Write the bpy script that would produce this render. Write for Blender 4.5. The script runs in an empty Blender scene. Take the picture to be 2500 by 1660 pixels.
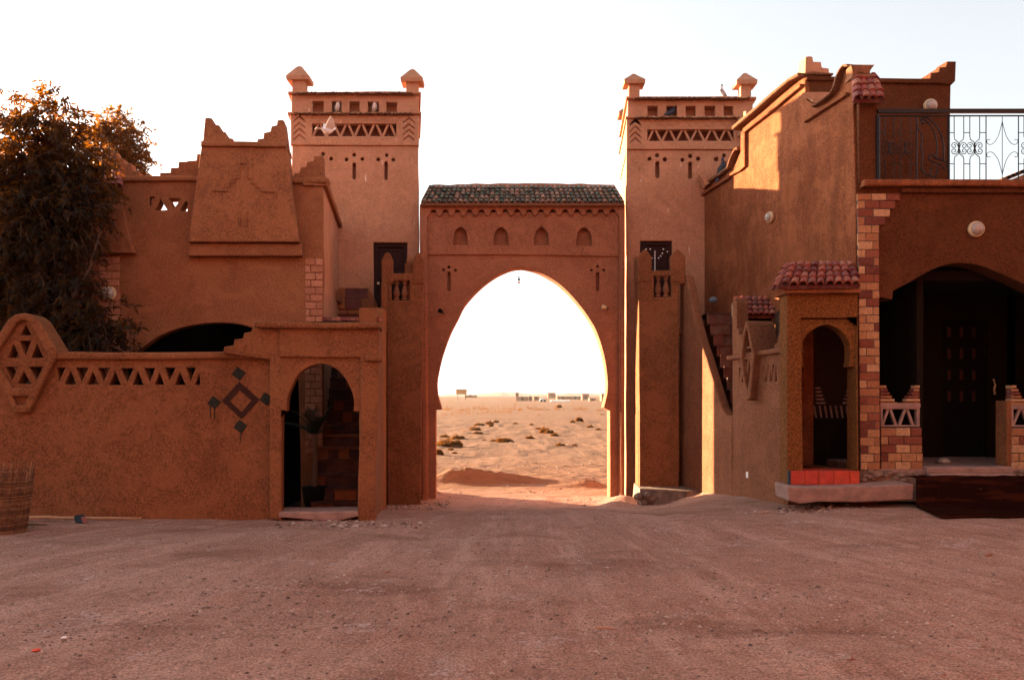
import bpy, bmesh, math, random
from mathutils import Vector, Matrix, noise
random.seed(7)
R = math.radians
C = bpy.context.scene.collection
scene = bpy.context.scene

# ---------------------------------------------------------------- camera, sky, sun, exposure
F = 2083.3333; HZ = 966.0; CAMZ = 1.7            # focal length and horizon in pixels of the 2500 px wide photograph
cam_d = bpy.data.cameras.new('camera'); cam = bpy.data.objects.new('camera', cam_d); C.objects.link(cam)
cam.location = (0, 0, CAMZ); cam.rotation_euler = (R(90), 0, 0)
cam_d.lens = 30; cam_d.sensor_width = 36; cam_d.shift_y = (HZ-830)/2500
cam_d.clip_start = .1; cam_d.clip_end = 9000
scene.camera = cam
NH = 6.0
SUN_A, SUN_E = 32.0, 8.8                       # sun stands left and a little behind the gate
S = Vector((-math.cos(R(SUN_A))*math.cos(R(SUN_E)), math.sin(R(SUN_A))*math.cos(R(SUN_E)), math.sin(R(SUN_E))))
world = bpy.data.worlds.new('World'); scene.world = world; world.use_nodes = True
wn = world.node_tree; bg = wn.nodes['Background']
sky = wn.nodes.new('ShaderNodeTexSky'); sky.sky_type = 'NISHITA'; sky.sun_disc = False
sky.sun_elevation = R(SUN_E); sky.sun_rotation = R(-(90-SUN_A)); sky.air_density = 1.0; sky.dust_density = 3.0; sky.ozone_density = 1.0
hs = wn.nodes.new('ShaderNodeHueSaturation'); hs.inputs['Saturation'].default_value = .24; hs.inputs['Value'].default_value = .68
wn.links.new(sky.outputs[0], hs.inputs['Color']); wn.links.new(hs.outputs[0], bg.inputs[0]); bg.inputs[1].default_value = 0.10
tc = wn.nodes.new('ShaderNodeTexCoord'); sx_ = wn.nodes.new('ShaderNodeSeparateXYZ'); cx_ = wn.nodes.new('ShaderNodeCombineXYZ'); mx_ = wn.nodes.new('ShaderNodeMath'); mx_.operation = 'MAXIMUM'; mx_.inputs[1].default_value = .13
wn.links.new(tc.outputs['Generated'], sx_.inputs[0]); wn.links.new(sx_.outputs[0], cx_.inputs[0]); wn.links.new(sx_.outputs[1], cx_.inputs[1]); wn.links.new(sx_.outputs[2], mx_.inputs[0]); wn.links.new(mx_.outputs[0], cx_.inputs[2])
vn_ = wn.nodes.new('ShaderNodeVectorMath'); vn_.operation = 'NORMALIZE'; wn.links.new(cx_.outputs[0], vn_.inputs[0]); wn.links.new(vn_.outputs[0], sky.inputs[0])
sun_d = bpy.data.lights.new('sun', 'SUN'); sun_d.energy = 5.0; sun_d.angle = R(.5); sun_d.color = (1, .72, .42)
sun = bpy.data.objects.new('sun', sun_d); C.objects.link(sun); sun.rotation_euler = S.to_track_quat('Z', 'Y').to_euler(); sun.location = (-30, 30, 30)
scene.view_settings.view_transform = 'Standard'; scene.view_settings.look = 'None'
scene.view_settings.exposure = 2.92; scene.view_settings.gamma = 1

# ---------------------------------------------------------------- helpers
ZM = {'Z1': (0, 180, .3189), 'Z2': (400, 280, .3509), 'Z3': (650, 130, .2551), 'Z4': (1000, 420, .2423),
      'Z5': (1480, 130, .2551), 'Z6': (1700, 120, .3189), 'W1': (2050, 120, .3443), 'W2': (1480, 560, .4464),
      'W3': (1750, 600, .4464), 'W4': (2050, 600, .4464), 'W5': (0, 740, .3825), 'W6': (450, 740, .3699),
      'W7': (850, 560, .4464), 'W8': (1040, 930, .2104), 'T': (0, 0, 1), 'D': (1980, 1100, .2202), 'S': (800, 600, .1276)}
def Q(z, *p):                                    # survey coordinates -> photograph pixels
    a, b, s = ZM[z]
    return [(a+x*s, b+y*s) for x, y in p]
def rect(z, x0, y0, x1, y1): return Q(z, (x0, y0), (x1, y0), (x1, y1), (x0, y1))
def at(px, py, Y): return Vector(((px-1250)/F*Y, Y, CAMZ+(HZ-py)/F*Y))
def gnd(px, py, gz=0.0):
    Y = (CAMZ-gz)*F/(py-HZ)
    return Vector(((px-1250)/F*Y, Y, gz))
class Plane:
    def __init__(s, x0, y0, x1=None, y1=None):
        s.O = Vector((x0, y0)); s.U = Vector((1, 0)) if x1 is None else (Vector((x1, y1))-s.O).normalized()
        n = Vector((-s.U.y, s.U.x)); s.N = n if n.dot(s.O) > 0 else -n          # away from the yard
    def pr(s, px, py):
        dx = (px-1250)/F; n = s.N
        t = s.O.dot(n)/(dx*n.x+n.y)
        P = Vector((dx*t, t)); return ((P-s.O).dot(s.U), CAMZ+(HZ-py)/F*t)
    def off(s, d): 
        p = Plane(0, 0); p.O = s.O+s.N*d; p.U = s.U; p.N = s.N; return p
    def w(s, u, z, w=0, D=None):
        D = D or s.N; P = s.O+s.U*u+D*w; return Vector((P.x, P.y, z))
def FP(Y): return Plane(0, Y)
def base_of(o):
    v = Vector((0, 0, 0))
    while o: v += o.location; o = o.parent
    return v
def thing(name, label, cat, loc=(0, 0, 0), group=None):
    o = bpy.data.objects.new(name, None); C.objects.link(o); o.location = loc; o.empty_display_size = .2
    o['label'] = label; o['category'] = cat
    if group: o['group'] = group
    return o
def tag(o, label, cat, group=None, kind=None):
    if label: o['label'] = label
    if cat: o['category'] = cat
    if group: o['group'] = group
    if kind: o['kind'] = kind
    return o
def link(name, verts, faces, mat, parent=None, smooth=False):
    b = base_of(parent) if parent else Vector((0, 0, 0))
    me = bpy.data.meshes.new(name); me.from_pydata([tuple(Vector(v)-b) for v in verts], [], faces)
    if mat: me.materials.append(mat)
    if smooth: me.polygons.foreach_set('use_smooth', [True]*len(me.polygons))
    me.update()
    o = bpy.data.objects.new(name, me); C.objects.link(o)
    if parent: o.parent = parent
    return o
def copy_tree(o, parent=None):
    c = o.copy(); C.objects.link(c)
    if parent: c.parent = parent
    for ch in list(o.children): copy_tree(ch, c)
    return c
def wob(poly, amp, seg, seed):
    out = []; n = len(poly)
    for i in range(n):
        a = Vector(poly[i]); b = Vector(poly[(i+1) % n]); L = (b-a).length
        k = max(1, min(60, int(L/seg)))
        for j in range(k):
            p = a.lerp(b, j/k)
            q = Vector((p.x*1.7+seed, p.y*1.7, seed*.37))
            p = p+Vector((noise.noise(q), noise.noise(q+Vector((9, 3, 7)))))*amp
            out.append((p.x, p.y))
    return out
def inpoly(x, y, q):
    c = False
    for i in range(len(q)):
        (x0, y0), (x1, y1) = q[i-1], q[i]
        if (y0 > y) != (y1 > y) and x < (x1-x0)*(y-y0)/(y1-y0)+x0: c = not c
    return c
SEED = [0]
class MB:
    def __init__(s): s.v = []; s.f = []
    def add(s, v, f):
        n = len(s.v); s.v += [Vector(x) for x in v]; s.f += [tuple(i+n for i in q) for q in f]; return s
    def poly(s, outer, holes=(), plane=None, t=.1, w0=0, bev=.012, D=None, amp=.012, seg=.16):
        """outline in photograph pixels laid on a vertical wall plane, given its real thickness"""
        SEED[0] += 1.37; sd = SEED[0]
        outer = [plane.pr(*p) for p in outer]; holes = [[plane.pr(*p) for p in h] for h in holes]
        return s.polyw(outer, holes, plane, t, w0, bev, D, amp, seg, sd)
    def polyw(s, outer, holes, plane, t, w0=0, bev=.012, D=None, amp=.012, seg=.16, sd=0):
        bev = min(bev, t*.4)
        ar = lambda q: abs(sum(q[i][0]*q[(i+1) % len(q)][1]-q[(i+1) % len(q)][0]*q[i][1] for i in range(len(q))))/2
        want = ar(outer)-sum(ar(h) for h in holes)
        for att in range(7):
            cu = bpy.data.curves.new('tmp', 'CURVE'); cu.dimensions = '2D'; cu.fill_mode = 'BOTH'
            cu.extrude = t/2-bev; cu.bevel_depth = bev; cu.bevel_resolution = 1; cu.offset = -bev
            for i, pl in enumerate([outer]+list(holes)):
                am = amp*(1 if i == 0 else .6)
                if am or att: pl = wob(pl, (am or .003)*(1 if att < 5 else .4), seg*(1+.13*att), sd+att*3.7)
                sp = cu.splines.new('POLY'); sp.points.add(len(pl)-1); sp.use_cyclic_u = True
                for k, q in enumerate(pl): sp.points[k].co = (q[0], q[1], 0, 1)
            ob = bpy.data.objects.new('tmp', cu); me = ob.to_mesh()
            got = sum(p.area for p in me.polygons if abs(p.normal.z) > .99)/2
            per = sum((Vector(q[i])-Vector(q[i-1])).length for q in [outer]+list(holes) for i in range(len(q)))
            ex = max(want-per*bev, 0); ok = abs(got-ex) < .06*want+per*amp*.5+.004
            fl = [[me.vertices[i].co for i in q.vertices] for q in me.polygons if abs(q.normal.z) > .99]
            for h in holes:
                hx = sum(a for a, b in h)/len(h); hy = sum(b for a, b in h)/len(h)
                if inpoly(hx, hy, h) and any(inpoly(hx, hy, [(v.x, v.y) for v in q]) for q in fl): ok = False
            if ok or att == 6: break
            ob.to_mesh_clear(); bpy.data.objects.remove(ob); bpy.data.curves.remove(cu)
        if not ok: print('FILL?', round(ex, 3), round(got, 3), [tuple(round(c, 2) for c in q) for q in outer[:2]], len(holes))
        vs = [plane.w(v.co.x, v.co.y, w0+v.co.z+t/2, D) for v in me.vertices]
        s.add(vs, [tuple(p.vertices) for p in me.polygons])
        ob.to_mesh_clear(); bpy.data.objects.remove(ob); bpy.data.curves.remove(cu)
        return s
    def box(s, x0, y0, z0, x1, y1, z1, b=0):
        v = [(x, y, z) for z in (z0, z1) for y in (y0, y1) for x in (x0, x1)]
        return s.add(v, [(0, 2, 3, 1), (4, 5, 7, 6), (0, 1, 5, 4), (2, 6, 7, 3), (0, 4, 6, 2), (1, 3, 7, 5)])
    def obox(s, c, ax, ay, az):                  # centre and three half axes
        c, ax, ay, az = map(Vector, (c, ax, ay, az))
        v = [c+ax*i+ay*j+az*k for k in (-1, 1) for j in (-1, 1) for i in (-1, 1)]
        return s.add(v, [(0, 2, 3, 1), (4, 5, 7, 6), (0, 1, 5, 4), (2, 6, 7, 3), (0, 4, 6, 2), (1, 3, 7, 5)])
    def hull(s, b, t):                           # two matching rings
        n = len(b)
        return s.add(list(b)+list(t), [tuple(range(n-1, -1, -1)), tuple(range(n, 2*n))]+[(i, (i+1) % n, n+(i+1) % n, n+i) for i in range(n)])
    def tube(s, pts, r, n=6, closed=False):
        pts = [Vector(p) for p in pts]; m = len(pts); vs = []; fs = []
        rr = r if isinstance(r, (list, tuple)) else [r]*m
        for i, p in enumerate(pts):
            d = (pts[min(i+1, m-1)]-pts[max(i-1, 0)]).normalized()
            up = Vector((0, 0, 1)) if abs(d.z) < .9 else Vector((0, 1, 0))
            a = d.cross(up).normalized(); b = d.cross(a)
            for k in range(n):
                t = 2*math.pi*k/n; vs.append(p+(a*math.cos(t)+b*math.sin(t))*rr[i])
        for i in range(m-1):
            for k in range(n): fs.append((i*n+k, i*n+(k+1) % n, (i+1)*n+(k+1) % n, (i+1)*n+k))
        fs += [tuple(range(n-1, -1, -1)), tuple(range((m-1)*n, m*n))]
        return s.add(vs, fs)
    def lathe(s, c, prof, n=12, axis=Vector((0, 0, 1))):
        c = Vector(c); q = Vector((0, 0, 1)).rotation_difference(axis); vs = []; fs = []; m = len(prof)
        for r, h in prof:
            for k in range(n):
                t = 2*math.pi*k/n; vs.append(c+q @ Vector((r*math.cos(t), r*math.sin(t), h)))
        for i in range(m-1):
            for k in range(n): fs.append((i*n+k, i*n+(k+1) % n, (i+1)*n+(k+1) % n, (i+1)*n+k))
        fs += [tuple(range(n-1, -1, -1)), tuple(range((m-1)*n, m*n))]
        return s.add(vs, fs)
    def tiles(s, a, b, c, d, cols, rows, r, jit=.004):
        """barrel tiles between eave a-b and ridge d-c, on a bedding sheet"""
        a, b, c, d = map(Vector, (a, b, c, d))
        nrm = (b-a).cross(d-a).normalized()
        if nrm.z < 0: nrm = -nrm
        s.hull([p-nrm*.05 for p in (a, b, c, d)], [p+nrm*.004 for p in (a, b, c, d)])
        for j in range(rows):
            for i in range(cols):
                u = (i+.5)/cols; v0 = j/rows-.02; v1 = min(1.0, (j+1.35)/rows)
                P0 = a.lerp(b, u).lerp(d.lerp(c, u), v0); P1 = a.lerp(b, u).lerp(d.lerp(c, u), v1)
                al = (b-a).normalized(); e = random.uniform(-jit, jit)
                vs = []
                for (P, rad, lift) in ((P0, r, .030), (P1, r*.78, .006)):
                    for k in range(6):
                        t = math.pi*k/5
                        vs.append(P+al*(math.cos(t)*rad+e)+nrm*(math.sin(t)*rad*1.05+lift+e))
                for k in range(6):                 # visible thickness of the lower lip
                    t = math.pi*k/5; vs.append(P0+al*(math.cos(t)*r*.75+e)+nrm*(math.sin(t)*r*.72+.026+e))
                s.add(vs, [(k, k+1, k+7, k+6) for k in range(5)]+[(k+12, k+13, k+1, k) for k in range(5)])
        return s
    def bricks(s, plane, rows, x0f, x1f, w=-.012, t=.03, bl=.24, gap=.010):
        """rows: list of (y_top, y_bottom) in pixels; x0f/x1f give the row's ends in pixels"""
        for i, (yt, yb) in enumerate(rows):
            ym = (yt+yb)/2
            u0, _ = plane.pr(x0f(ym), ym); u1, _ = plane.pr(x1f(ym), ym)
            zt = plane.pr(x0f(ym), yt)[1]; zb = plane.pr(x0f(ym), yb)[1]
            u = u0; first = True
            while u < u1-.03:
                L = bl*random.uniform(.92, 1.08)
                if first and i % 2: L *= .5
                first = False
                e = min(u+L, u1)
                if u1-e < .07: e = u1
                w0 = w+random.uniform(-.004, .004); g = gap/2; j = lambda: random.uniform(-.003, .003)
                q = [(u+g+j(), zb+g+j()), (e-g+j(), zb+g+j()), (e-g+j(), zt-g+j()), (u+g+j(), zt-g+j())]
                c = Vector(((u+e)/2, (zb+zt)/2))
                qi = [(c.x+(a-c.x)*(1-.012/(e-u)*1.0), c.y+(b-c.y)*.9) for a, b in q]
                s.add([plane.w(*p, w0+t) for p in q]+[plane.w(*p, w0+.004) for p in q]+[plane.w(*p, w0) for p in qi],
                      [(0, 1, 5, 4), (1, 2, 6, 5), (2, 3, 7, 6), (3, 0, 4, 7), (4, 5, 9, 8), (5, 6, 10, 9), (6, 7, 11, 10), (7, 4, 8, 11), (8, 9, 10, 11)])
                u = e
        return s
    def build(s, name, mat, parent=None, smooth=False): return link(name, s.v, s.f, mat, parent, smooth)
def circ(cx, cy, r, n=10, ry=None): return [(cx+r*math.cos(2*math.pi*k/n), cy+(ry or r)*math.sin(2*math.pi*k/n)) for k in range(n)]
def slit(x0, y0, x1, y1):
    r = (x1-x0)*.3
    return [(x0, y0+r), (x0+r, y0), (x1-r, y0), (x1, y0+r), (x1, y1-r), (x1-r, y1), (x0+r, y1), (x0, y1-r)]
def arcpts(pts, n=3):                            # Catmull-Rom through pixel points
    out = []
    for i in range(len(pts)-1):
        p0 = Vector(pts[max(i-1, 0)]); p1 = Vector(pts[i]); p2 = Vector(pts[i+1]); p3 = Vector(pts[min(i+2, len(pts)-1)])
        for k in range(n):
            t = k/n
            q = .5*((2*p1)+(p2-p0)*t+(2*p0-5*p1+4*p2-p3)*t*t+(3*p1-p0-3*p2+p3)*t**3)
            out.append((q.x, q.y))
    return out+[tuple(pts[-1])]
def band(path, h):                               # strip h pixels deep under a pixel path
    return list(path)+[(x, y+h) for x, y in reversed(path)]

# ---------------------------------------------------------------- materials
def nodes(name):
    m = bpy.data.materials.new(name); m.use_nodes = True; nt = m.node_tree
    return m, nt, nt.nodes['Principled BSDF']
def N(nt, typ, **kw):
    n = nt.nodes.new(typ)
    for k, v in kw.items():
        if k in n.inputs: n.inputs[k].default_value = v
        else: setattr(n, k, v)
    return n
def L(nt, a, b): nt.links.new(a, b)
def math_(nt, op, a, b=None, c=None):
    n = nt.nodes.new('ShaderNodeMath'); n.operation = op
    for i, x in enumerate((a, b, c)):
        if x is None: continue
        if isinstance(x, (int, float)): n.inputs[i].default_value = x
        else: nt.links.new(x, n.inputs[i])
    return n.outputs[0]
def mixc(nt, fac, a, b, mode='MIX'):
    n = nt.nodes.new('ShaderNodeMix'); n.data_type = 'RGBA'; n.blend_type = mode
    for s, x in ((n.inputs[0], fac), (n.inputs[6], a), (n.inputs[7], b)):
        if isinstance(x, (int, float)): s.default_value = x
        elif isinstance(x, tuple): s.default_value = (*x, 1)[:4]
        else: nt.links.new(x, s)
    return n.outputs[2]
def noi(nt, scale, detail=3, rough=.55, mp=None, dist=0):
    g = nt.nodes.new('ShaderNodeNewGeometry'); src = g.outputs['Position']
    if mp:
        m = nt.nodes.new('ShaderNodeMapping'); m.inputs['Scale'].default_value = mp; nt.links.new(src, m.inputs[0]); src = m.outputs[0]
    n = N(nt, 'ShaderNodeTexNoise', Scale=scale, Detail=detail, Roughness=rough, Distortion=dist); nt.links.new(src, n.inputs['Vector'])
    return n.outputs['Fac']
def rng(nt, x, a, b, lo=0., hi=1.):
    n = N(nt, 'ShaderNodeMapRange'); n.inputs[1].default_value = a; n.inputs[2].default_value = b; n.inputs[3].default_value = lo; n.inputs[4].default_value = hi
    nt.links.new(x, n.inputs[0]); return n.outputs[0]
def adobe(name, c1, c2, speck=.35, streak=0, bump=.5, sc=38, fleck=.5, stain=0, patch=0):
    m, nt, p = nodes(name)
    big = rng(nt, noi(nt, .55, 5, .6), .35, .65); fine = noi(nt, sc, 4, .7); med = noi(nt, 9, 4, .6)
    col = mixc(nt, big, c1, c2)
    col = mixc(nt, rng(nt, med, .3, .7, .0, .35), col, tuple(x*.72 for x in c1))
    k = rng(nt, fine, .36, .64, 1-speck, 1+speck)
    v = N(nt, 'ShaderNodeCombineColor'); [L(nt, k, v.inputs[i]) for i in range(3)]
    col = mixc(nt, 1., col, v.outputs[0], 'MULTIPLY')
    fl = rng(nt, noi(nt, sc*1.6, 2, .5, (1, 1, 2.2)), .64, .70, 0, fleck)                   # chopped straw in the mud
    col = mixc(nt, fl, col, tuple(min(1, x*1.7+.04) for x in c2))
    pit = rng(nt, noi(nt, sc*.8, 3, .6), .27, .34, .55, 0)                              # small pits
    col = mixc(nt, pit, col, tuple(x*.35 for x in c1))
    if patch:                                                                           # later coats, dust and old damp marks
        a_ = rng(nt, noi(nt, 1.5, 6, .68, (1, 1, 1.3), .6), .50, .56, 0, patch); col = mixc(nt, a_, col, tuple(x*1.22 for x in c2))
        a_ = rng(nt, noi(nt, .8, 6, .7, (1.3, 1.3, .8), 1.0), .54, .66, 0, patch); col = mixc(nt, a_, col, tuple(x*.60 for x in c1))
        cr = N(nt, 'ShaderNodeTexVoronoi', Scale=1.3); cr.feature = 'DISTANCE_TO_EDGE'
        gg = nt.nodes.new('ShaderNodeNewGeometry'); wv = nt.nodes.new('ShaderNodeVectorMath'); wv.operation = 'ADD'
        nn = N(nt, 'ShaderNodeTexNoise', Scale=2.2, Detail=4); L(nt, gg.outputs['Position'], nn.inputs['Vector']); L(nt, gg.outputs['Position'], wv.inputs[0]); L(nt, nn.outputs['Color'], wv.inputs[1]); L(nt, wv.outputs[0], cr.inputs['Vector'])
        ck = math_(nt, 'MULTIPLY', rng(nt, cr.outputs['Distance'], .003, .010, 1, 0), rng(nt, noi(nt, .7, 3), .52, .62)); col = mixc(nt, math_(nt, 'MULTIPLY', ck, .4), col, tuple(x*.35 for x in c1))
    if streak:
        st = rng(nt, noi(nt, 5, 5, .72, (1, 1, .22), .5), .38, .68, 0, streak)
        col = mixc(nt, st, col, tuple(x*.5 for x in c1))
        st2 = rng(nt, noi(nt, 13, 5, .7, (1.3, 1.3, .2), .3), .60, .72, 0, streak*.5)
        col = mixc(nt, st2, col, tuple(min(1, x*1.5+.05) for x in c2))
    if stain:                                                                           # pale bird and lime runs
        st = rng(nt, noi(nt, 16, 2, .5, (1, 1, .16)), .72, .76, 0, stain)
        col = mixc(nt, st, col, (.75, .62, .52))
    L(nt, col, p.inputs['Base Color']); p.inputs['Roughness'].default_value = .95; p.inputs['Specular IOR Level'].default_value = .15
    b = N(nt, 'ShaderNodeBump', Strength=bump, Distance=.02)
    h = math_(nt, 'ADD', math_(nt, 'MULTIPLY', fine, .6), math_(nt, 'MULTIPLY', med, .9))
    h = math_(nt, 'ADD', h, math_(nt, 'MULTIPLY', noi(nt, 2.6, 3, .5), 1.6))
    L(nt, h, b.inputs['Height']); L(nt, b.outputs[0], p.inputs['Normal'])
    return m
def plain(name, c, rough=.7, metal=0, var=.2, sc=12, bump=.2, spec=.3):
    m, nt, p = nodes(name)
    f = noi(nt, sc, 4, .6)
    col = mixc(nt, rng(nt, f, .3, .7), tuple(x*(1-var) for x in c), tuple(min(1, x*(1+var)) for x in c))
    L(nt, col, p.inputs['Base Color']); p.inputs['Roughness'].default_value = rough; p.inputs['Metallic'].default_value = metal
    p.inputs['Specular IOR Level'].default_value = spec
    if bump:
        b = N(nt, 'ShaderNodeBump', Strength=bump, Distance=.01); L(nt, noi(nt, sc*3, 3), b.inputs['Height']); L(nt, b.outputs[0], p.inputs['Normal'])
    return m
def island(name, cols, rough=.7, sc=25, spec=.3, dirt=(.2, .13, .09), dirtamt=.5):
    """every loose piece (a tile, a brick, a leaf) takes its own colour"""
    m, nt, p = nodes(name)
    g = nt.nodes.new('ShaderNodeNewGeometry'); r = nt.nodes.new('ShaderNodeValToRGB'); r.color_ramp.interpolation = 'CONSTANT'
    el = r.color_ramp.elements
    while len(el) < len(cols): el.new(.5)
    for i, c in enumerate(cols): el[i].position = i/len(cols); el[i].color = (*c, 1)
    L(nt, g.outputs['Random Per Island'], r.inputs[0])
    k = rng(nt, noi(nt, sc, 4, .6), .3, .7, .75, 1.25)
    v = N(nt, 'ShaderNodeCombineColor'); [L(nt, k, v.inputs[i]) for i in range(3)]
    col = mixc(nt, 1., r.outputs[0], v.outputs[0], 'MULTIPLY')
    col = mixc(nt, rng(nt, noi(nt, sc*.6, 3, .6), .44, .66, 0, dirtamt), col, dirt)
    L(nt, col, p.inputs['Base Color']); p.inputs['Roughness'].default_value = rough; p.inputs['Specular IOR Level'].default_value = spec
    b = N(nt, 'ShaderNodeBump', Strength=.35, Distance=.01); L(nt, noi(nt, sc*2, 4), b.inputs['Height']); L(nt, b.outputs[0], p.inputs['Normal'])
    return m
def leafm(name, cols, trans):
    m, nt, p = nodes(name)
    g = nt.nodes.new('ShaderNodeNewGeometry'); r = nt.nodes.new('ShaderNodeValToRGB')
    el = r.color_ramp.elements
    while len(el) < len(cols): el.new(.5)
    for i, c in enumerate(cols): el[i].position = i/(len(cols)-1); el[i].color = (*c, 1)
    L(nt, g.outputs['Random Per Island'], r.inputs[0]); L(nt, r.outputs[0], p.inputs['Base Color'])
    p.inputs['Roughness'].default_value = .5; p.inputs['Specular IOR Level'].default_value = .12
    t = N(nt, 'ShaderNodeBsdfTranslucent', Color=(*trans, 1)); a = N(nt, 'ShaderNodeMixShader', Fac=.22)
    L(nt, p.outputs[0], a.inputs[1]); L(nt, t.outputs[0], a.inputs[2]); L(nt, a.outputs[0], nt.nodes['Material Output'].inputs[0])
    return m
M = {}
M['adobe'] = adobe('adobe_plaster', (.18, .064, .026), (.235, .091, .039), speck=.42, fleck=.6, patch=.4, sc=42)
M['house'] = adobe('adobe_house_plaster', (.24, .089, .039), (.30, .12, .056), speck=.38, fleck=.5, patch=.4, sc=44)
M['gate'] = adobe('adobe_gate_plaster', (.28, .107, .056), (.335, .134, .074), speck=.28, fleck=.3, sc=42, bump=.4, patch=.3)
M['tower'] = adobe('adobe_tower_plaster', (0.4140, 0.1932, 0.1122), (0.4784, 0.2346, 0.1398), speck=.2, fleck=.25, sc=42, bump=.35, stain=.9, patch=.3)
M['side'] = adobe('adobe_streaked_plaster', (.19, .055, .020), (.25, .086, .036), speck=.42, streak=.5, fleck=.4, patch=.5)
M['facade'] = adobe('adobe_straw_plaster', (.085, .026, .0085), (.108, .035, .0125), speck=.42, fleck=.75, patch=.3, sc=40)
M['patio'] = adobe('adobe_patio_plaster', (.205, .082, .041), (.255, .107, .056), speck=.42, streak=.35, fleck=.5, patch=.3)
M['straw'] = adobe('adobe_chopped_straw', (0.1530, 0.0558, 0.0144), (0.1890, 0.0720, 0.0198), speck=.5, fleck=.9, sc=30)
M['dark'] = adobe('adobe_shade_black', (.010, .005, .003), (.015, .007, .004), fleck=.1)  # plaster blackened in colour to stand for shade inside rooms
M['roof'] = adobe('reed_edge', (.16, .07, .035), (.24, .11, .06), speck=.6, sc=60, bump=1.)
M['green'] = island('green_glazed_tiles', [(.010, .045, .030), (.016, .075, .048), (.24, .12, .08), (.03, .036, .032), (.016, .045, .035), (.28, .16, .11), (.024, .03, .03), (.012, .05, .032), (.17, .12, .09)], .4, 34, .4, (.24, .14, .09), .9)
M['red'] = island('red_clay_tiles', [(.26, .055, .042), (.20, .04, .036), (.30, .075, .05), (.13, .03, .03), (.24, .07, .055), (.33, .12, .08)], .85, 22, .2, (.20, .11, .085), .7)
M['brick'] = island('mixed_facing_bricks', [(.44, .235, .115), (.19, .052, .03), (.40, .20, .095), (.14, .038, .027), (.33, .14, .065), (.25, .08, .042), (.48, .28, .15), (.20, .058, .034)], .85, 30, .2, (.2, .1, .07), .35)
M['pbrick'] = island('pale_facing_bricks', [(.42, .18, .105), (.36, .15, .085), (.45, .20, .12)], .9, 30, .2, (.3, .14, .09), .35)
M['zellige'] = island('shade_dimmed_stair_tiles', [(.22, .058, .010), (.05, .012, .012), (.035, .010, .013), (.15, .04, .012), (.055, .014, .008), (.07, .017, .011)], .6, 8, .3, (.2, .08, .05), .3)  # tile colours dimmed to stand for the shade in the left passage
M['mortar'] = plain('mortar', (.10, .07, .06), .95)
M['stone'] = plain('rough_stone', (.20, .13, .10), .95, sc=9, bump=1., var=.4)
M['concrete'] = plain('worn_concrete', (.30, .185, .155), .9, sc=7, bump=.8, var=.25)
M['redstep'] = island('red_painted_step_tiles', [(.50, .06, .03), (.46, .05, .03)], .6, 9, .3, (.35, .08, .06), .4)
M['wood'] = plain('dark_red_wood', (.030, .009, .007), .6, sc=20, var=.3, spec=.15)
M['blackwood'] = plain('black_wood', (.005, .004, .004), .7, sc=20, spec=.1)
M['iron'] = plain('black_iron', (.012, .012, .014), .45, .3, bump=0)
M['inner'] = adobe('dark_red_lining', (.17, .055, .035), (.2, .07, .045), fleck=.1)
M['glass'] = plain('frosted_lamp_glass', (.36, .30, .26), .25, sc=40, var=.25, spec=.6)
M['ring'] = plain('cream_lamp_ring', (.62, .45, .26), .5)
M['white'] = plain('white_paint', (.8, .78, .75), .6, bump=0, var=.05)
M['greenpaint'] = plain('dark_green_paint', (.018, .018, .012), .9, sc=30, var=.5)
M['brownpaint'] = plain('brown_paint', (.034, .009, .005), .9, sc=30, var=.4)
M['bark'] = plain('bark', (.12, .07, .045), .9, sc=10, bump=.8)

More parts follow.
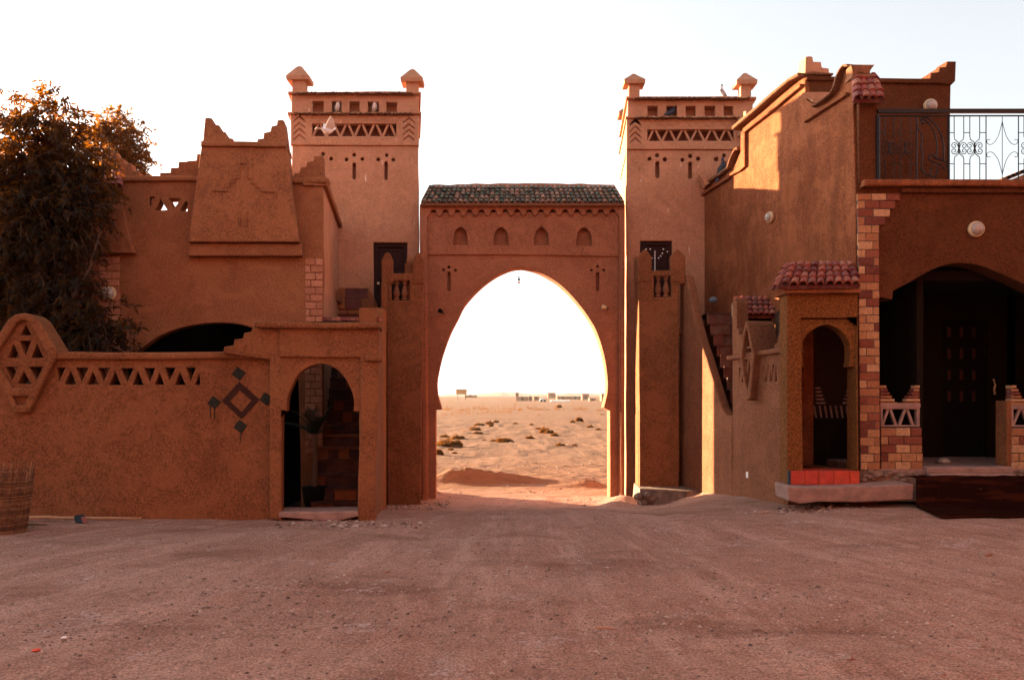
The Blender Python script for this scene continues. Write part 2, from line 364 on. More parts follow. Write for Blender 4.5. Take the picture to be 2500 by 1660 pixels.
# ---------------------------------------------------------------- ground
def smooth(a, b, x):
    t = max(0., min(1., (x-a)/(b-a))); return t*t*(3-2*t)
def gz(x, y):
    z = -.40*smooth(11.3, 17, y)*smooth(4.2, 2.2, x)
    if x > 2.2: z += (-.40)*smooth(17, 21, y)*(1-smooth(4.2, 2.2, x))+.10*smooth(2.5, 6, x)*smooth(8, 12, y)*(1-smooth(17, 21, y))
    return z
def gfull(x, y):
    z = gz(x, y)
    n = noise.fractal(Vector((x*.55, y*.55, 3.1)), 1., 2., 4)
    z += n*.035*(1 if y < 17 else 1+min(2, (y-17)/20))
    if 3 < y < 60: z += noise.noise(Vector((x*2.2, y*2.2, 8)))*.012+noise.noise(Vector((x*5.5, y*5.5, 1)))*.005
    if y < 17:                                   # wheel ruts running to the gate
        for rx, a in ((-.75, .02), (.75, -.02), (1.6, -.16), (2.9, -.20), (-1.6, .10)):
            d = x-(rx+a*(y-16)*-1*1.0); z -= .026*math.exp(-(d/.13)**2)*(.6+.4*noise.noise(Vector((rx, y*.6, 0))))
    if y > 18:
        z += (.022*noise.noise(Vector((x*2.6, y*3.4, 7)))+.013*noise.noise(Vector((x*7, y*8, 9))))*min(1, (y-18)/2)*(1 if y < 50 else max(0, 1-(y-50)/40))
        z += .032*noise.noise(Vector((x*.45+2, y*1.5, 5)))*min(1, (y-18)/6)+.014*noise.noise(Vector((x*1.3, y*2.4, 2)))*min(1, (y-18)/4)*(1 if y < 90 else 0)
    z += .31*math.exp(-(((x+1.15)/.95)**2+((y-20.7)/.24)**2))*(1+.35*noise.noise(Vector((x*4, y*4, 0)))+.25*noise.noise(Vector((x*11, y*11, 0))))    # spoil heaps behind the gate
    z += .18*math.exp(-(((x+.1)/.9)**2+((y-20.9)/.18)**2))
    z += .16*math.exp(-(((x-1.75)/.38)**2+((y-19.7)/.15)**2))
    z += .20*math.exp(-(((x+1.75)/.30)**2+((y-17.6)/.5)**2))*1.0
    z += .14*math.exp(-(((x-2.15)/.32)**2+((y-16.6)/.6)**2))
    # low rise that carries the far village
    if y > 60: z = gz(x, y)+(z-gz(x, y))*max(.25, 1-(y-60)/60)
    if y > 300: z += 1.1*smooth(320, 520, y)+.7*noise.noise(Vector((x*.006, y*.004, 4)))*smooth(330, 600, y)
    return z
def build_ground():
    ys = [-400, -150, -60, -25, -10, -4, 0, 2, 3.5]; y = 4.2
    while y < 26: ys.append(y); y += .07+.004*max(0, y-5)
    while y < 4200: ys.append(y); y *= 1.022 if y < 120 else 1.05
    xs = []; x = 0
    while x < 7: xs.append(x); x += .085
    while x < 4200: xs.append(x); x *= 1.07
    xs = [-v for v in reversed(xs[1:])]+xs
    v = [(a, b, gfull(a, b)) for b in ys for a in xs]; n = len(xs)
    f = [(j*n+i, j*n+i+1, (j+1)*n+i+1, (j+1)*n+i) for j in range(len(ys)-1) for i in range(n-1)]
    m, nt, p = nodes('dusty_ground')
    big = rng(nt, noi(nt, .45, 5, .6), .35, .65); med = noi(nt, 3.2, 5, .65); fine = noi(nt, 55, 6, .8)
    # tyre tracks fan out from the gate
    gg = nt.nodes.new('ShaderNodeNewGeometry'); s0 = nt.nodes.new('ShaderNodeSeparateXYZ'); L(nt, gg.outputs['Position'], s0.inputs[0])
    dx = math_(nt, 'SUBTRACT', s0.outputs[0], .1); dy = math_(nt, 'SUBTRACT', 19.0, s0.outputs[1])
    an = math_(nt, 'MULTIPLY', math_(nt, 'DIVIDE', dx, math_(nt, 'MAXIMUM', dy, .5)), 26); cv = nt.nodes.new('ShaderNodeCombineXYZ')
    L(nt, an, cv.inputs[0]); L(nt, math_(nt, 'MULTIPLY', dy, .35), cv.inputs[1])
    tn = N(nt, 'ShaderNodeTexNoise', Scale=1., Detail=5, Roughness=.65, Distortion=.5); L(nt, cv.outputs[0], tn.inputs['Vector']); trk = tn.outputs['Fac']
    tn2 = N(nt, 'ShaderNodeTexNoise', Scale=4.5, Detail=4, Roughness=.65, Distortion=.2); L(nt, cv.outputs[0], tn2.inputs['Vector']); trk2 = math_(nt, 'MULTIPLY', tn2.outputs['Fac'], rng(nt, s0.outputs[1], 14.5, 17.6, 1, 0))
    col = mixc(nt, big, (.345, .188, .138), (.425, .245, .185))
    col = mixc(nt, rng(nt, med, .35, .68, 0, .55), col, (.27, .13, .095))
    col = mixc(nt, rng(nt, trk, .49, .62, 0, .55), col, (.50, .30, .235)); col = mixc(nt, rng(nt, trk2, .53, .66, 0, .35), col, (.19, .085, .062))
    col = mixc(nt, rng(nt, noi(nt, 16, 5, .7, (.45, 1, 1)), .56, .66, 0, .55), col, (.16, .075, .055))
    col = mixc(nt, rng(nt, noi(nt, 26, 5, .7), .60, .68, 0, .5), col, (.56, .37, .30))
    col = mixc(nt, rng(nt, noi(nt, .9, 5, .65, (.5, 1, 1)), .54, .66, 0, .7), col, (.20, .09, .06))
    col = mixc(nt, rng(nt, noi(nt, .38, 4, .6, (.6, 1, 1), .5), .52, .66, 0, .55), col, (.46, .28, .22))
    lime = math_(nt, 'MULTIPLY', rng(nt, noi(nt, 1.3, 2, .5), .60, .68), rng(nt, noi(nt, 14, 4, .6), .50, .60, 0, .7))
    col = mixc(nt, lime, col, (.50, .36, .33))
    k = rng(nt, fine, .40, .60, .5, 1.5); vv = N(nt, 'ShaderNodeCombineColor'); [L(nt, k, vv.inputs[i]) for i in range(3)]
    col = mixc(nt, 1., col, vv.outputs[0], 'MULTIPLY')
    # paler open desert outside the gate
    g = nt.nodes.new('ShaderNodeNewGeometry'); sp = nt.nodes.new('ShaderNodeSeparateXYZ'); L(nt, g.outputs['Position'], sp.inputs[0])
    dz = rng(nt, sp.outputs[1], 17.0, 19.5); des = mixc(nt, rng(nt, noi(nt, .25, 5, .6), .35, .65), (.21, .104, .060), (.262, .135, .083))
    des = mixc(nt, rng(nt, noi(nt, 2.4, 6, .75, (.5, 1, 1)), .42, .7, 0, .65), des, (.13, .063, .04)); des = mixc(nt, rng(nt, noi(nt, .12, 6, .7, (.35, 1, 1)), .48, .62, 0, .5), des, (.155, .08, .05))
    col = mixc(nt, dz, col, des)
    L(nt, col, p.inputs['Base Color']); p.inputs['Roughness'].default_value = .97; p.inputs['Specular IOR Level'].default_value = .1
    dzb = rng(nt, sp.outputs[1], 18, 21)
    b = N(nt, 'ShaderNodeBump', Strength=1., Distance=.035)
    h = math_(nt, 'ADD', math_(nt, 'MULTIPLY', fine, .35), math_(nt, 'MULTIPLY', noi(nt, 11, 5, .65), .9))
    h = math_(nt, 'ADD', h, math_(nt, 'MULTIPLY', trk2, .6)); h = math_(nt, 'ADD', h, math_(nt, 'MULTIPLY', math_(nt, 'MULTIPLY', noi(nt, 2.4, 5, .65, (.45, 1.5, 1), .4), dzb), 5.)); h = math_(nt, 'ADD', h, math_(nt, 'MULTIPLY', noi(nt, 3.5, 4, .6, (.6, 1.4, 1)), 1.6))
    L(nt, h, b.inputs['Height']); L(nt, b.outputs[0], p.inputs['Normal'])
    o = link('ground', v, f, m, None, True); o['kind'] = 'structure'
    o['label'] = 'dusty reddish ground of the yard running out into the sandy desert'
build_ground()

# ---------------------------------------------------------------- shared pieces
def reed(mb, plane, z0, z1, u0, u1, w, dens=90):
    """ragged reed ends sticking out under a mud cornice"""
    n = int((u1-u0)*dens/2.2)
    for i in range(n):
        u = u0+(u1-u0)*(i+random.random())/n; r = .008
        zz = random.uniform(z0, z1); l = random.uniform(.02, .06)
        mb.obox(plane.w(u, zz, w-l/2), (r, 0, 0), (0, l, 0), (0, 0, r*random.uniform(.8, 1.6)))
def wall_lamp(px, py, r_px, plane, label, side=False):
    u, z = plane.pr(px, py); c = plane.w(u, z, -.005); Y = c.y; r = r_px/F*Y
    n = plane.N; ax = Vector((-n.x, -n.y, 0))
    t = thing('wall_lamp', label, 'wall lamp', c, 'round bulkhead lamps on the walls')
    MB().lathe(c, [(r*1.04, 0), (r*1.06, .03), (r*1.0, .055), (r*.86, .06)], 20, ax).build('ring', M['ring'], t, True)
    MB().lathe(c+ax*.05, [(r*.88, 0), (r*.85, .02), (r*.68, .045), (r*.4, .062), (r*.05, .068)], 20, ax).build('glass', M['glass'], t, True)
    return t

# ---------------------------------------------------------------- the two towers
TY = 17.3
def pyramid(mb, x0, x1, y, d, z0, z1):
    ox = .035
    mb.hull([(x0-ox, y-ox, z0-.05), (x1+ox, y-ox, z0-.05), (x1+ox, y+d+ox, z0-.05), (x0-ox, y+d+ox, z0-.05)],
            [(x0-ox*1.2, y-ox*1.2, z0+.03), (x1+ox*1.2, y-ox*1.2, z0+.03), (x1+ox*1.2, y+d+ox*1.2, z0+.03), (x0-ox*1.2, y+d+ox*1.2, z0+.03)])
    cx = (x0+x1)/2; cy = y+d/2; e = (x1-x0)
    mb.hull([(x0-ox*1.1, y-ox*1.1, z0+.03), (x1+ox*1.1, y-ox*1.1, z0+.03), (x1+ox*1.1, y+d+ox*1.1, z0+.03), (x0-ox*1.1, y+d+ox*1.1, z0+.03)],
            [(cx-e*.17, cy-e*.17, z1-.035), (cx+e*.17, cy-e*.17, z1-.035), (cx+e*.17, cy+e*.17, z1-.035), (cx-e*.17, cy+e*.17, z1-.035)])
    mb.hull([(cx-e*.17, cy-e*.17, z1-.035), (cx+e*.17, cy-e*.17, z1-.035), (cx+e*.17, cy+e*.17, z1-.035), (cx-e*.17, cy+e*.17, z1-.035)],
            [(cx-.03, cy-.03, z1), (cx+.03, cy-.03, z1), (cx+.03, cy+.03, z1), (cx-.03, cy+.03, z1)])
def tower(Z, P, label, skew, depth):
    pl = FP(TY); D = Vector((skew, 1)); DK = depth
    t = thing('gate_tower', label, 'tower', (P['cx'], TY, -.45), 'adobe towers flanking the gate')
    # shaft: pierced skin in front of a solid body
    m = MB()
    m.poly(Q(Z, *P['shaft']), [Q(Z, *h) for h in P['holes']]+[P['door']], pl, .22, 0, .02, D, .012)
    xs0, xs1 = P['bodyx']
    m.poly([(xs0, P['ytop']+6), (xs1, P['ytop']+6), (xs1, 1262), (xs0, 1262)], [], pl, DK-.20, .2, .02, D, .0)
    m.build('shaft', M['tower'], t)
    # decorated frieze block
    m = MB()
    fr = P['frieze']
    m.poly(Q(Z, *fr), [Q(Z, *h) for h in P['chev']]+[rect(Z, *P['latt'])], pl, .16, -.045, .018, D, .008)
    a = Q(Z, *fr)
    m.poly([(a[0][0]+1, a[0][1]+1), (a[1][0]-1, a[1][1]+1), (a[2][0]-1, a[2][1]-1), (a[3][0]+1, a[3][1]-1)], [rect(Z, P['latt'][0]-4, P['latt'][1]-4, P['latt'][2]+4, P['latt'][3]+4)], pl, .22, .0, .01, D, 0)
    m.poly(rect(Z, *P['fback']), [], pl, DK-.15, .18, .01, D, 0)
    m.build('frieze', M['tower'], t)
    # zigzag diamonds above the lattice
    m = MB(); x0, y0, x1, y1 = P['zig']; k = P['nz']; w = 4
    for ph in (0, 1):
        pts = [(x0+(x1-x0)*i/(2*k), (y0 if (i+ph) % 2 else y1)) for i in range(2*k+1)]
        for (ax, ay), (bx, by) in zip(pts, pts[1:]):
            m.poly(Q(Z, (ax, ay-w), (bx, by-w), (bx, by+w), (ax, ay+w)), [], pl, .02, -.052-.004*ph, .004, D, 0)
    m.build('diamond_relief', M['tower'], t)
    m = MB().poly(rect(Z, P['latt'][0]-8, P['latt'][1]-8, P['latt'][2]+8, P['latt'][3]+8), [], pl, .02, .165, .002, D, 0)
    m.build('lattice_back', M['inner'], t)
    m = MB(); x0, y0, x1, y1 = P['latt']; n = P['nl']; st = (x1-x0)/(n); hw = 12
    for i in range(n):
        c = x0+st*(i+.5); 
        for sg in (-1, 1):
            f = c+sg*st*.5; tp = c+sg*hw*.8
            m.poly(Q(Z, (tp-hw, y0-6), (tp+hw, y0-6), (f+hw, y1+6), (f-hw, y1+6)), [], pl, .09, .0+.002*(sg > 0), .012, D, .004)
    m.build('lattice', M['tower'], t)
    # parapet storey with pigeon holes
    m = MB()
    pr_ = P['par']
    m.poly(Q(Z, *pr_), [rect(Z, *h) for h in P['nich']], pl, .24, -.01, .018, D, .008)
    a = Q(Z, *pr_)
    m.poly([(a[0][0]+1, a[0][1]+1), (a[1][0]-1, a[1][1]+1), (a[2][0]-1, a[2][1]-1), (a[3][0]+1, a[3][1]-1)], [], pl, DK-.3, .23, .01, D, 0)
    m.build('parapet', M['tower'], t)
    for (cy0, cy1, cx0, cx1) in P['corn']:
        m = MB(); a = rect(Z, cx0, cy0, cx1, cy1)
        m.poly(a, [], pl, DK+.2, -.10, .02, D, .012, .3)
        c = m.build('cornice', M['tower'], t)
        m = MB(); b0 = pl.pr(*a[3]); b1 = pl.pr(*a[2])
        reed(m, pl, b0[1]-.02, b0[1]+.012, b0[0]+.15, b1[0]-.15, -.085, 150)
        m.build('reed_ends', M['roof'], c)
    for (sx0, sx1, sy0, sy1, ax, ay) in P['fin']:
        for back in ((0, 1) if P.get('backfin') else (0,)):
            m = MB(); q = Q(Z, (sx0, sy0), (sx1, sy1), (ax, ay)); yy = TY+.03+back*(DK-.45)
            p0 = at(*q[0], TY); p1 = at(*q[1], TY); ap = at(*q[2], TY); dx = D.x*back*(DK-.45); w = p1.x-p0.x
            m.box(p0.x+dx+.02, yy, p1.z-.05, p1.x+dx-.02, yy+w-.04, p0.z)
            pyramid(m, p0.x+dx-.045, p1.x+dx+.045, yy-.045, w+.05, p0.z, ap.z)
            m.build('corner_pinnacle', M['tower'], t)
    # door
    dx0, dy0 = P['door'][0]; dx1, dy1 = P['door'][2]
    m = MB().poly([(dx0, dy0), (dx1, dy0), (dx1, dy1), (dx0, dy1)], [[(dx0+8, dy0+9), (dx1-8, dy0+9), (dx1-8, dy1-1), (dx0+8, dy1-1)]], pl, .08, .07, .01, D, 0)
    m.build('door_frame', M['wood'], t)
    m = MB().poly([(dx0+6, dy0+6), (dx1-6, dy0+6), (dx1-6, dy1), (dx0+6, dy1)], [], pl, .04, .12, .005, D, 0)
    w = (dx1-dx0-16)/2
    for i in range(2):
        for j in range(3):
            x = dx0+8+i*w; y = dy0+12+j*56
            m.poly([(x+5, y+4), (x+w-5, y+4), (x+w-5, y+50), (x+5, y+50)], [[(x+8, y+8), (x+w-8, y+8), (x+w-8, y+46), (x+8, y+46)]], pl, .02, .105, .004, D, 0)
    d = m.build('door', M['wood'], t)
    if Z == 'Z3':
        h = pl.pr(922, 691); MB().lathe(pl.w(h[0], h[1], .10), [(.012, 0), (.03, .02), (.028, .04), (.01, .05)], 10, Vector((0, -1, 0))).build('door_knob', M['ring'], d)
    return t, d
def chevs(xs, ys, w=55, h=52, th=14):
    return [[(xs, y), (xs+w, y+h), (xs+w, y+h+th), (xs, y+th), (xs-w, y+h+th), (xs-w, y+h)] for y in ys]
PL = dict(cx=-3.2, ytop=352, bodyx=(714, 1021), backfin=False,
    shaft=[(247, 885), (1459, 890), (1463, 1300), (1475, 4440), (215, 4440), (235, 1300)],
    holes=[circ(842, 973, 18, 8), circ(768, 1018, 18, 8), circ(920, 1013, 17, 8), circ(1152, 978, 17, 8), circ(1073, 1018, 18, 8), circ(1217, 1022, 18, 8),
           circ(543, 963, 18, 8), circ(622, 1010, 18, 8), slit(825, 1048, 857, 1208), slit(1132, 1038, 1163, 1212)],
    door=[(912.5, 593), (994.5, 593), (994.5, 775), (912.5, 775)],
    frieze=[(234, 596), (1463, 602), (1463, 892), (236, 884)], fback=(240, 600, 1458, 885),
    chev=chevs(318, (608, 668, 725, 782), 54, 46)+chevs(1365, (622, 680, 735, 790), 52, 42), latt=(440, 682, 1245, 800), zig=(400, 612, 1300, 664), nz=6, nl=6,
    par=[(240, 402), (1460, 408), (1462, 590), (240, 580)], nich=[(443, 462, 548, 566), (628, 465, 720, 567), (798, 466, 893, 568), (973, 469, 1077, 571), (1150, 472, 1250, 573)],
    corn=[(383, 404, 212, 1482), (576, 596, 212, 1482)], fin=[(236, 374, 236, 388, 305, 103), (1328, 1458, 254, 388, 1396, 133)])
PR = dict(cx=2.9, ytop=366, bodyx=(1531, 1836), backfin=True,
    shaft=[(196, 925), (1399, 925), (1402, 1300), (1412, 4440), (190, 4440), (192, 1300)],
    holes=[circ(415, 1012, 18, 8), circ(486, 978, 19, 8), circ(560, 1018, 20, 8), circ(731, 1022, 18, 8), circ(806, 985, 20, 8), circ(881, 1012, 20, 8),
           circ(1052, 1015, 21, 8), circ(1128, 980, 19, 8), circ(1197, 1018, 19, 8), slit(470, 1036, 508, 1196), slit(787, 1042, 824, 1203), slit(1112, 1036, 1150, 1195)],
    door=[(1562.6, 589), (1640.6, 589), (1640.6, 775), (1562.6, 775)],
    frieze=[(192, 634), (1404, 634), (1404, 930), (192, 926)], fback=(197, 640, 1398, 920),
    chev=chevs(277, (645, 702, 758, 812), 50, 46), latt=(393, 738, 1220, 845), zig=(395, 648, 1240, 714), nz=5, nl=6,
    par=[(206, 452), (1402, 452), (1404, 620), (204, 620)], nich=[(397, 508, 492, 610), (577, 508, 675, 613), (760, 510, 855, 612), (942, 508, 1040, 612), (1125, 510, 1215, 612)],
    corn=[(430, 452, 188, 1430), (615, 636, 184, 1410)], fin=[(210, 331, 272, 432), (1283, 1400, 278, 438)])
PR['fin'] = [(210, 331, 272, 432, 272, 180), (1283, 1400, 278, 438, 1336, 173)]
tl, dl = tower('Z3', PL, 'left adobe gate tower with two pigeons in its square pigeon holes', -.12, 1.5)
tr, dr = tower('Z5', PR, 'right adobe gate tower with a sunlit left side and a blue-black pigeon in a hole', .07, 2.4)
for c in bpy.data.objects:                       # strings of white studs on the right door
    pass
m = MB(); pl = FP(TY)
for (x, y) in [(271, 118+i*11.5) for i in range(10)]+[(317, 104), (312, 127), (303, 142), (291, 153), (222, 105), (245, 104), (254, 154), (340, 118)]:
    u, z = pl.pr(*Q('W2', (x, y))[0]); MB().lathe(pl.w(u, z, .10), [(.018, 0), (.014, .012), (.004, .016)], 8, Vector((0, -1, 0))).build('stud', M['white'], dr)
# the slope of mud left on the left tower's top cornice
# ---------------------------------------------------------------- gatehouse
GY = 17.0; gp = FP(GY); GD = Vector((-.05, 1))
gate = thing('gatehouse', 'wide adobe gate with a pointed horseshoe arch and a roof of green tiles', 'gate', (0, GY, -.45))
arch = [(1064, 1262), (1064, 1001)]+[(1079, 1000)]+arcpts([(1069, 964), (1067, 935), (1073, 899), (1082, 863.5), (1100, 814), (1118, 779), (1135.7, 744), (1169.6, 706), (1206, 677), (1242, 658.7), (1269, 652.6), (1290, 654.5),
    (1315, 662), (1339, 674), (1363.5, 689.5), (1387.7, 711), (1412, 738), (1436, 770), (1456, 805), (1472, 850), (1482, 895), (1486, 935), (1484, 962)], 3)+[(1476, 995), (1491, 1003), (1491, 1262)]
outer = [(1027, 600), (1524, 600), (1524, 1262), (1491, 1262)]
lw = [(1027, 600), (1524, 600), (1524, 1262)]+list(reversed(arch))+[(1027, 1262)]
oh = [Q('Z4', *slit(380, 1000, 412, 1196)), Q('Z4', *circ(395, 952, 15, 8)), Q('Z4', *circ(341, 980, 13, 8)), Q('Z4', *circ(461, 985, 14, 8)),
      Q('Z4', *slit(1886, 1004, 1919, 1196)), Q('Z4', *circ(1903, 945, 13, 8)), Q('Z4', *circ(1840, 983, 13, 8)), Q('Z4', *circ(1965, 982, 13, 8))]
m = MB().poly(lw, oh, gp, .12, .10, .015, GD, .008, .2)
lw2 = [(1024, 560), (1527, 560), (1527, 1262)]+list(reversed(arch))+[(1024, 1262)]
m.poly(lw2, [], gp, .24, .215, .015, GD, 0)
m.build('arch_wall', M['gate'], gate)
def niche(cx, y0, y1, w, tip): return Q('Z4', *arcpts([(cx-w, y1), (cx-w*.97, y1-60), (cx-w*.8, y0+50), (cx-w*.4, y0+12), (cx, y0-tip), (cx+w*.4, y0+12), (cx+w*.8, y0+50), (cx+w*.97, y1-60), (cx+w, y1)], 2))
nh = [niche(513, 552, 733, 74, 0), niche(924, 556, 733, 77, 4), niche(1332, 556, 735, 75, 8), niche(1763, 556, 737, 78, 2)]
m = MB().poly(Q('Z4', (175, 400), (2118, 400), (2118, 848), (1500, 834), (800, 828), (175, 830)), nh, gp, .16, .06, .012, GD, .005)
m.poly([(1026, 500), (1525, 500), (1525, 612), (1026, 612)], [], gp, .40, .212, .01, GD, 0)
m.build('niche_panel', M['gate'], gate)
sc = []
n = 16; x0, x1 = 180, 2112
sc = [(x0, 455)]
for i in range(n):
    c = x0+62+i*(x1-x0-124)/(n-1); s = (x1-x0-124)/(n-1)
    yy = 440-22*(i/(n-1))*.3
    sc += [(c-s*.30, yy-14), (c-s*.20, yy-48), (c-s*.08, yy-60), (c+s*.08, yy-60), (c+s*.20, yy-48), (c+s*.30, yy-14)]
    if i < n-1: sc += [(c+s*.42, yy+2), (c+s*.5, yy+5), (c+s*.58, yy+2)]
sc += [(x1, 445)]
fr = Q('Z4', (100, 325), (2172, 325))+[(1525, 1262), (1511, 1262)]+Q('Z4', *reversed(sc))+[(1045, 1262), (1026, 1262)]
m = MB().poly(fr, [], gp, .20, 0, .02, GD, .006, .3)
m.build('scalloped_frame', M['gate'], gate)
m = MB().poly(Q('Z4', (126, 700), (168, 700))+[(1041, 1262), (1031, 1262)], [], gp, .05, -.03, .012, GD, .006)
m.build('pilaster', M['gate'], gate); m = MB().poly(Q('Z4', (2125, 700), (2160, 700))+[(1523, 1262), (1515, 1262)], [], gp, .05, -.03, .012, GD, .006)
m.build('pilaster', M['gate'], gate)
# green roof
e0 = at(*Q('Z4', (112, 318))[0], GY-.14); e1 = at(*Q('Z4', (2165, 318))[0], GY-.14)
r0 = at(*Q('Z4', (205, 150))[0], GY+.30); r1 = at(*Q('Z4', (2055, 150))[0], GY+.30)
e0.z = e1.z = (e0.z+e1.z)/2; r0.z = r1.z = (r0.z+r1.z)/2
m = MB().tiles(e0, e1, r1, r0, 39, 5, .046, .008)
roof = m.build('tile_roof', M['green'], gate)
m = MB()
pts = []
for i in range(41):
    f = i/40; p = r0.lerp(r1, f); s = min(f, 1-f)
    pts.append(p+Vector((0, .10, -.02+.035*math.sin(f*3)+.02*noise.noise(Vector((f*14, 0, 0))))))
ring = lambda p, k: [p+Vector((0, -.12, -.03)), p+Vector((0, -.08, .06)), p+Vector((0, .10, .09)), p+Vector((0, .35, .06)), p+Vector((0, .40, -.35))]
vs = []; fs = []
for p in pts: vs += ring(p, 0)
for i in range(40): fs += [(i*5+k, i*5+k+1, i*5+k+6, i*5+k+5) for k in range(4)]
m.add(vs, fs)
for p, q in ((r0, e0), (r1, e1)):                # mud shoulders at the roof's two ends
    dx = -1 if p is r0 else 1
    m.hull([q+Vector((0, .05, -.05)), q+Vector((dx*.02, .9, -.05)), p+Vector((0, .5, -.3)), p+Vector((0, 0, -.3))],
           [q+Vector((0, .07, .07)), q+Vector((dx*.02, .9, .2)), p+Vector((0, .5, .06)), p+Vector((0, -.05, .04))])
m.build('mud_ridge', M['gate'], roof, True)
# lamps and pendant in the arch
def spot(px, py, label, mat, aim):
    c = at(px, py, GY+.06); t = thing('spotlight', label, 'spotlight', c, 'small spotlights beside the arch')
    MB().tube([c+Vector((0, .06, 0)), c+Vector((0, -.05, .0)), c+Vector((aim*.04, -.10, .01))], .014, 6).build('bracket', M['iron'], t)
    MB().lathe(c+Vector((aim*.03, -.10, .01)), [(.02, 0), (.034, .03), (.045, .10), (.04, .105)], 10, Vector((aim, -.35, .15)).normalized()).build('lamp_head', mat, t, True)
spot(1083, 765, 'small dark spotlight left of the arch', M['blackwood'], -.3)
spot(1484, 754, 'small white spotlight right of the arch', M['ring'], -1)
c = at(1267, 655, GY+.3)
t = thing('pendant_lamp', 'tiny lamp hanging on a thin wire from the top of the arch', 'hanging lamp', c)
MB().tube([c+Vector((0, 0, .03)), c-Vector((0, 0, .17))], .0035, 5).build('wire', M['iron'], t)
MB().lathe(c-Vector((0, 0, .25)), [(.022, 0), (.03, .02), (.012, .04), (.014, .07), (.006, .09)], 8).build('lamp_holder', M['blackwood'], t)
MB().lathe(c-Vector((0, 0, .31)), [(.018, 0), (.022, .01), (.022, .035), (.012, .045)], 8).build('bulb', M['ring'], t)
# broken mud where a bracket was
# ---------------------------------------------------------------- stair turrets in front of the towers
TR = 16.3
def baluster(c, h, r):
    return MB().lathe(c, [(r*.9, 0), (r*.9, h*.08), (r*.45, h*.12), (r*.75, h*.20), (r, h*.32), (r*.8, h*.5), (r*.45, h*.72), (r*.4, h*.80), (r*.8, h*.86), (r*.5, h*.9), (r*.9, h*.93), (r*.9, h)], 12)
def turret(name, label, Z, front, openi, posts, bal, basepx, D, sidew):
    pl = FP(TR); u0 = pl.pr(*front[0])[0]
    t = thing(name, label, 'balcony', (pl.pr(*basepx)[0], TR, -.4), 'stair landings either side of the gate')
    MB().poly(front, [openi], pl, .16, 0, .02, D, .008).build('parapet_wall', M['adobe'], t)
    for q in posts:
        m = MB().poly(q, [], pl, .2, -.02, .03, D, .006); m.build('pointed_post', M['adobe'], t)
    for b in bal:
        (bx, by0, by1, br) = b
        p0 = at(bx, by1, TR+.08); p1 = at(bx, by0, TR+.08); baluster(p0, p1.z-p0.z, br/F*TR).build('baluster', M['patio'], t, True)
    return t
tlft = turret('stair_landing', 'left stair landing with two balusters between pointed posts by the arch', 'W7',
    Q('W7', (186, 240), (412, 240), (408, 700))+[(1026.5, 1262), (946, 1262)]+Q('W7', (213, 560), (186, 560)), Q('W7', (238, 281), (336, 281), (336, 388), (238, 388)),
    [Q('W7', (182, 300), (182, 172), (200, 135), (215, 124), (232, 136), (248, 172), (248, 300)), Q('W7', (353, 300), (354, 182), (368, 140), (383, 122), (400, 138), (414, 160), (414, 300))],
    [(850+265*.4464, 560+282*.4464, 560+388*.4464, 8.5), (850+309*.4464, 560+282*.4464, 560+388*.4464, 8.5)], (990, 1226), Vector((-.12, 1)), 0)
trgt = turret('stair_landing', 'right stair landing with two balusters between pointed posts by the arch', 'W2',
    Q('W2', (177, 225), (432, 225), (432, 300), (400, 300))+[(1658.6, 1262), (1562, 1262)], Q('W2', (262, 256), (356, 256), (356, 370), (262, 370)),
    [Q('W2', (173, 290), (173, 155), (190, 125), (208, 108), (228, 122), (250, 155), (250, 290)), Q('W2', (352, 290), (352, 148), (370, 125), (388, 110), (410, 125), (432, 150), (432, 290))],
    [(1480+284*.4464, 560+258*.4464, 560+370*.4464, 8.5), (1480+327*.4464, 560+258*.4464, 560+370*.4464, 8.5)], (1610, 1226), Vector((0, 1)), 0)
# returns of the landings towards the gate
def ret(t, x, ya, yb, z0, z1, zp, lab, open_=True, dark=None):
    pl = Plane(x, ya, x, yb)
    if pl.N.x*x < 0: pl.N = -pl.N
    L_ = yb-ya
    m = MB().polyw([(0, z0), (L_, z0), (L_, z1), (0, z1)], [[(.18, z1-.62), (L_-.14, z1-.62), (L_-.14, z1-.1), (.18, z1-.1)]] if open_ else [], pl, .14, .0, .02, None, .006)
    m.polyw([(L_-.2, z1), (L_-.02, z1), (L_-.02, zp-.1), (L_-.1, zp), (L_-.2, zp-.1)], [], pl, .16, -.01, .02, None, .004)
    m.build('side_wall', dark or M['adobe'], t)
zt = at(0, 660, TR).z; zq = at(0, 615, TR).z
ret(trgt, 2.43, TR+.16, GY-.02, -.5, zt, zq, '')
zl = at(0, 640, TR).z
ret(tlft, -1.93, TR+.16, GY-.02, -.5, zl, zq, '', False)
# floors of the landings (dark inside below)
MB().box(-2.4, TR+.16, 2.9, -1.95, 17.28, 3.0).build('floor_slab', M['adobe'], tlft)
MB().box(2.58, TR+.16, 2.9, 3.3, 17.28, 3.0).build('floor_slab', M['adobe'], trgt)
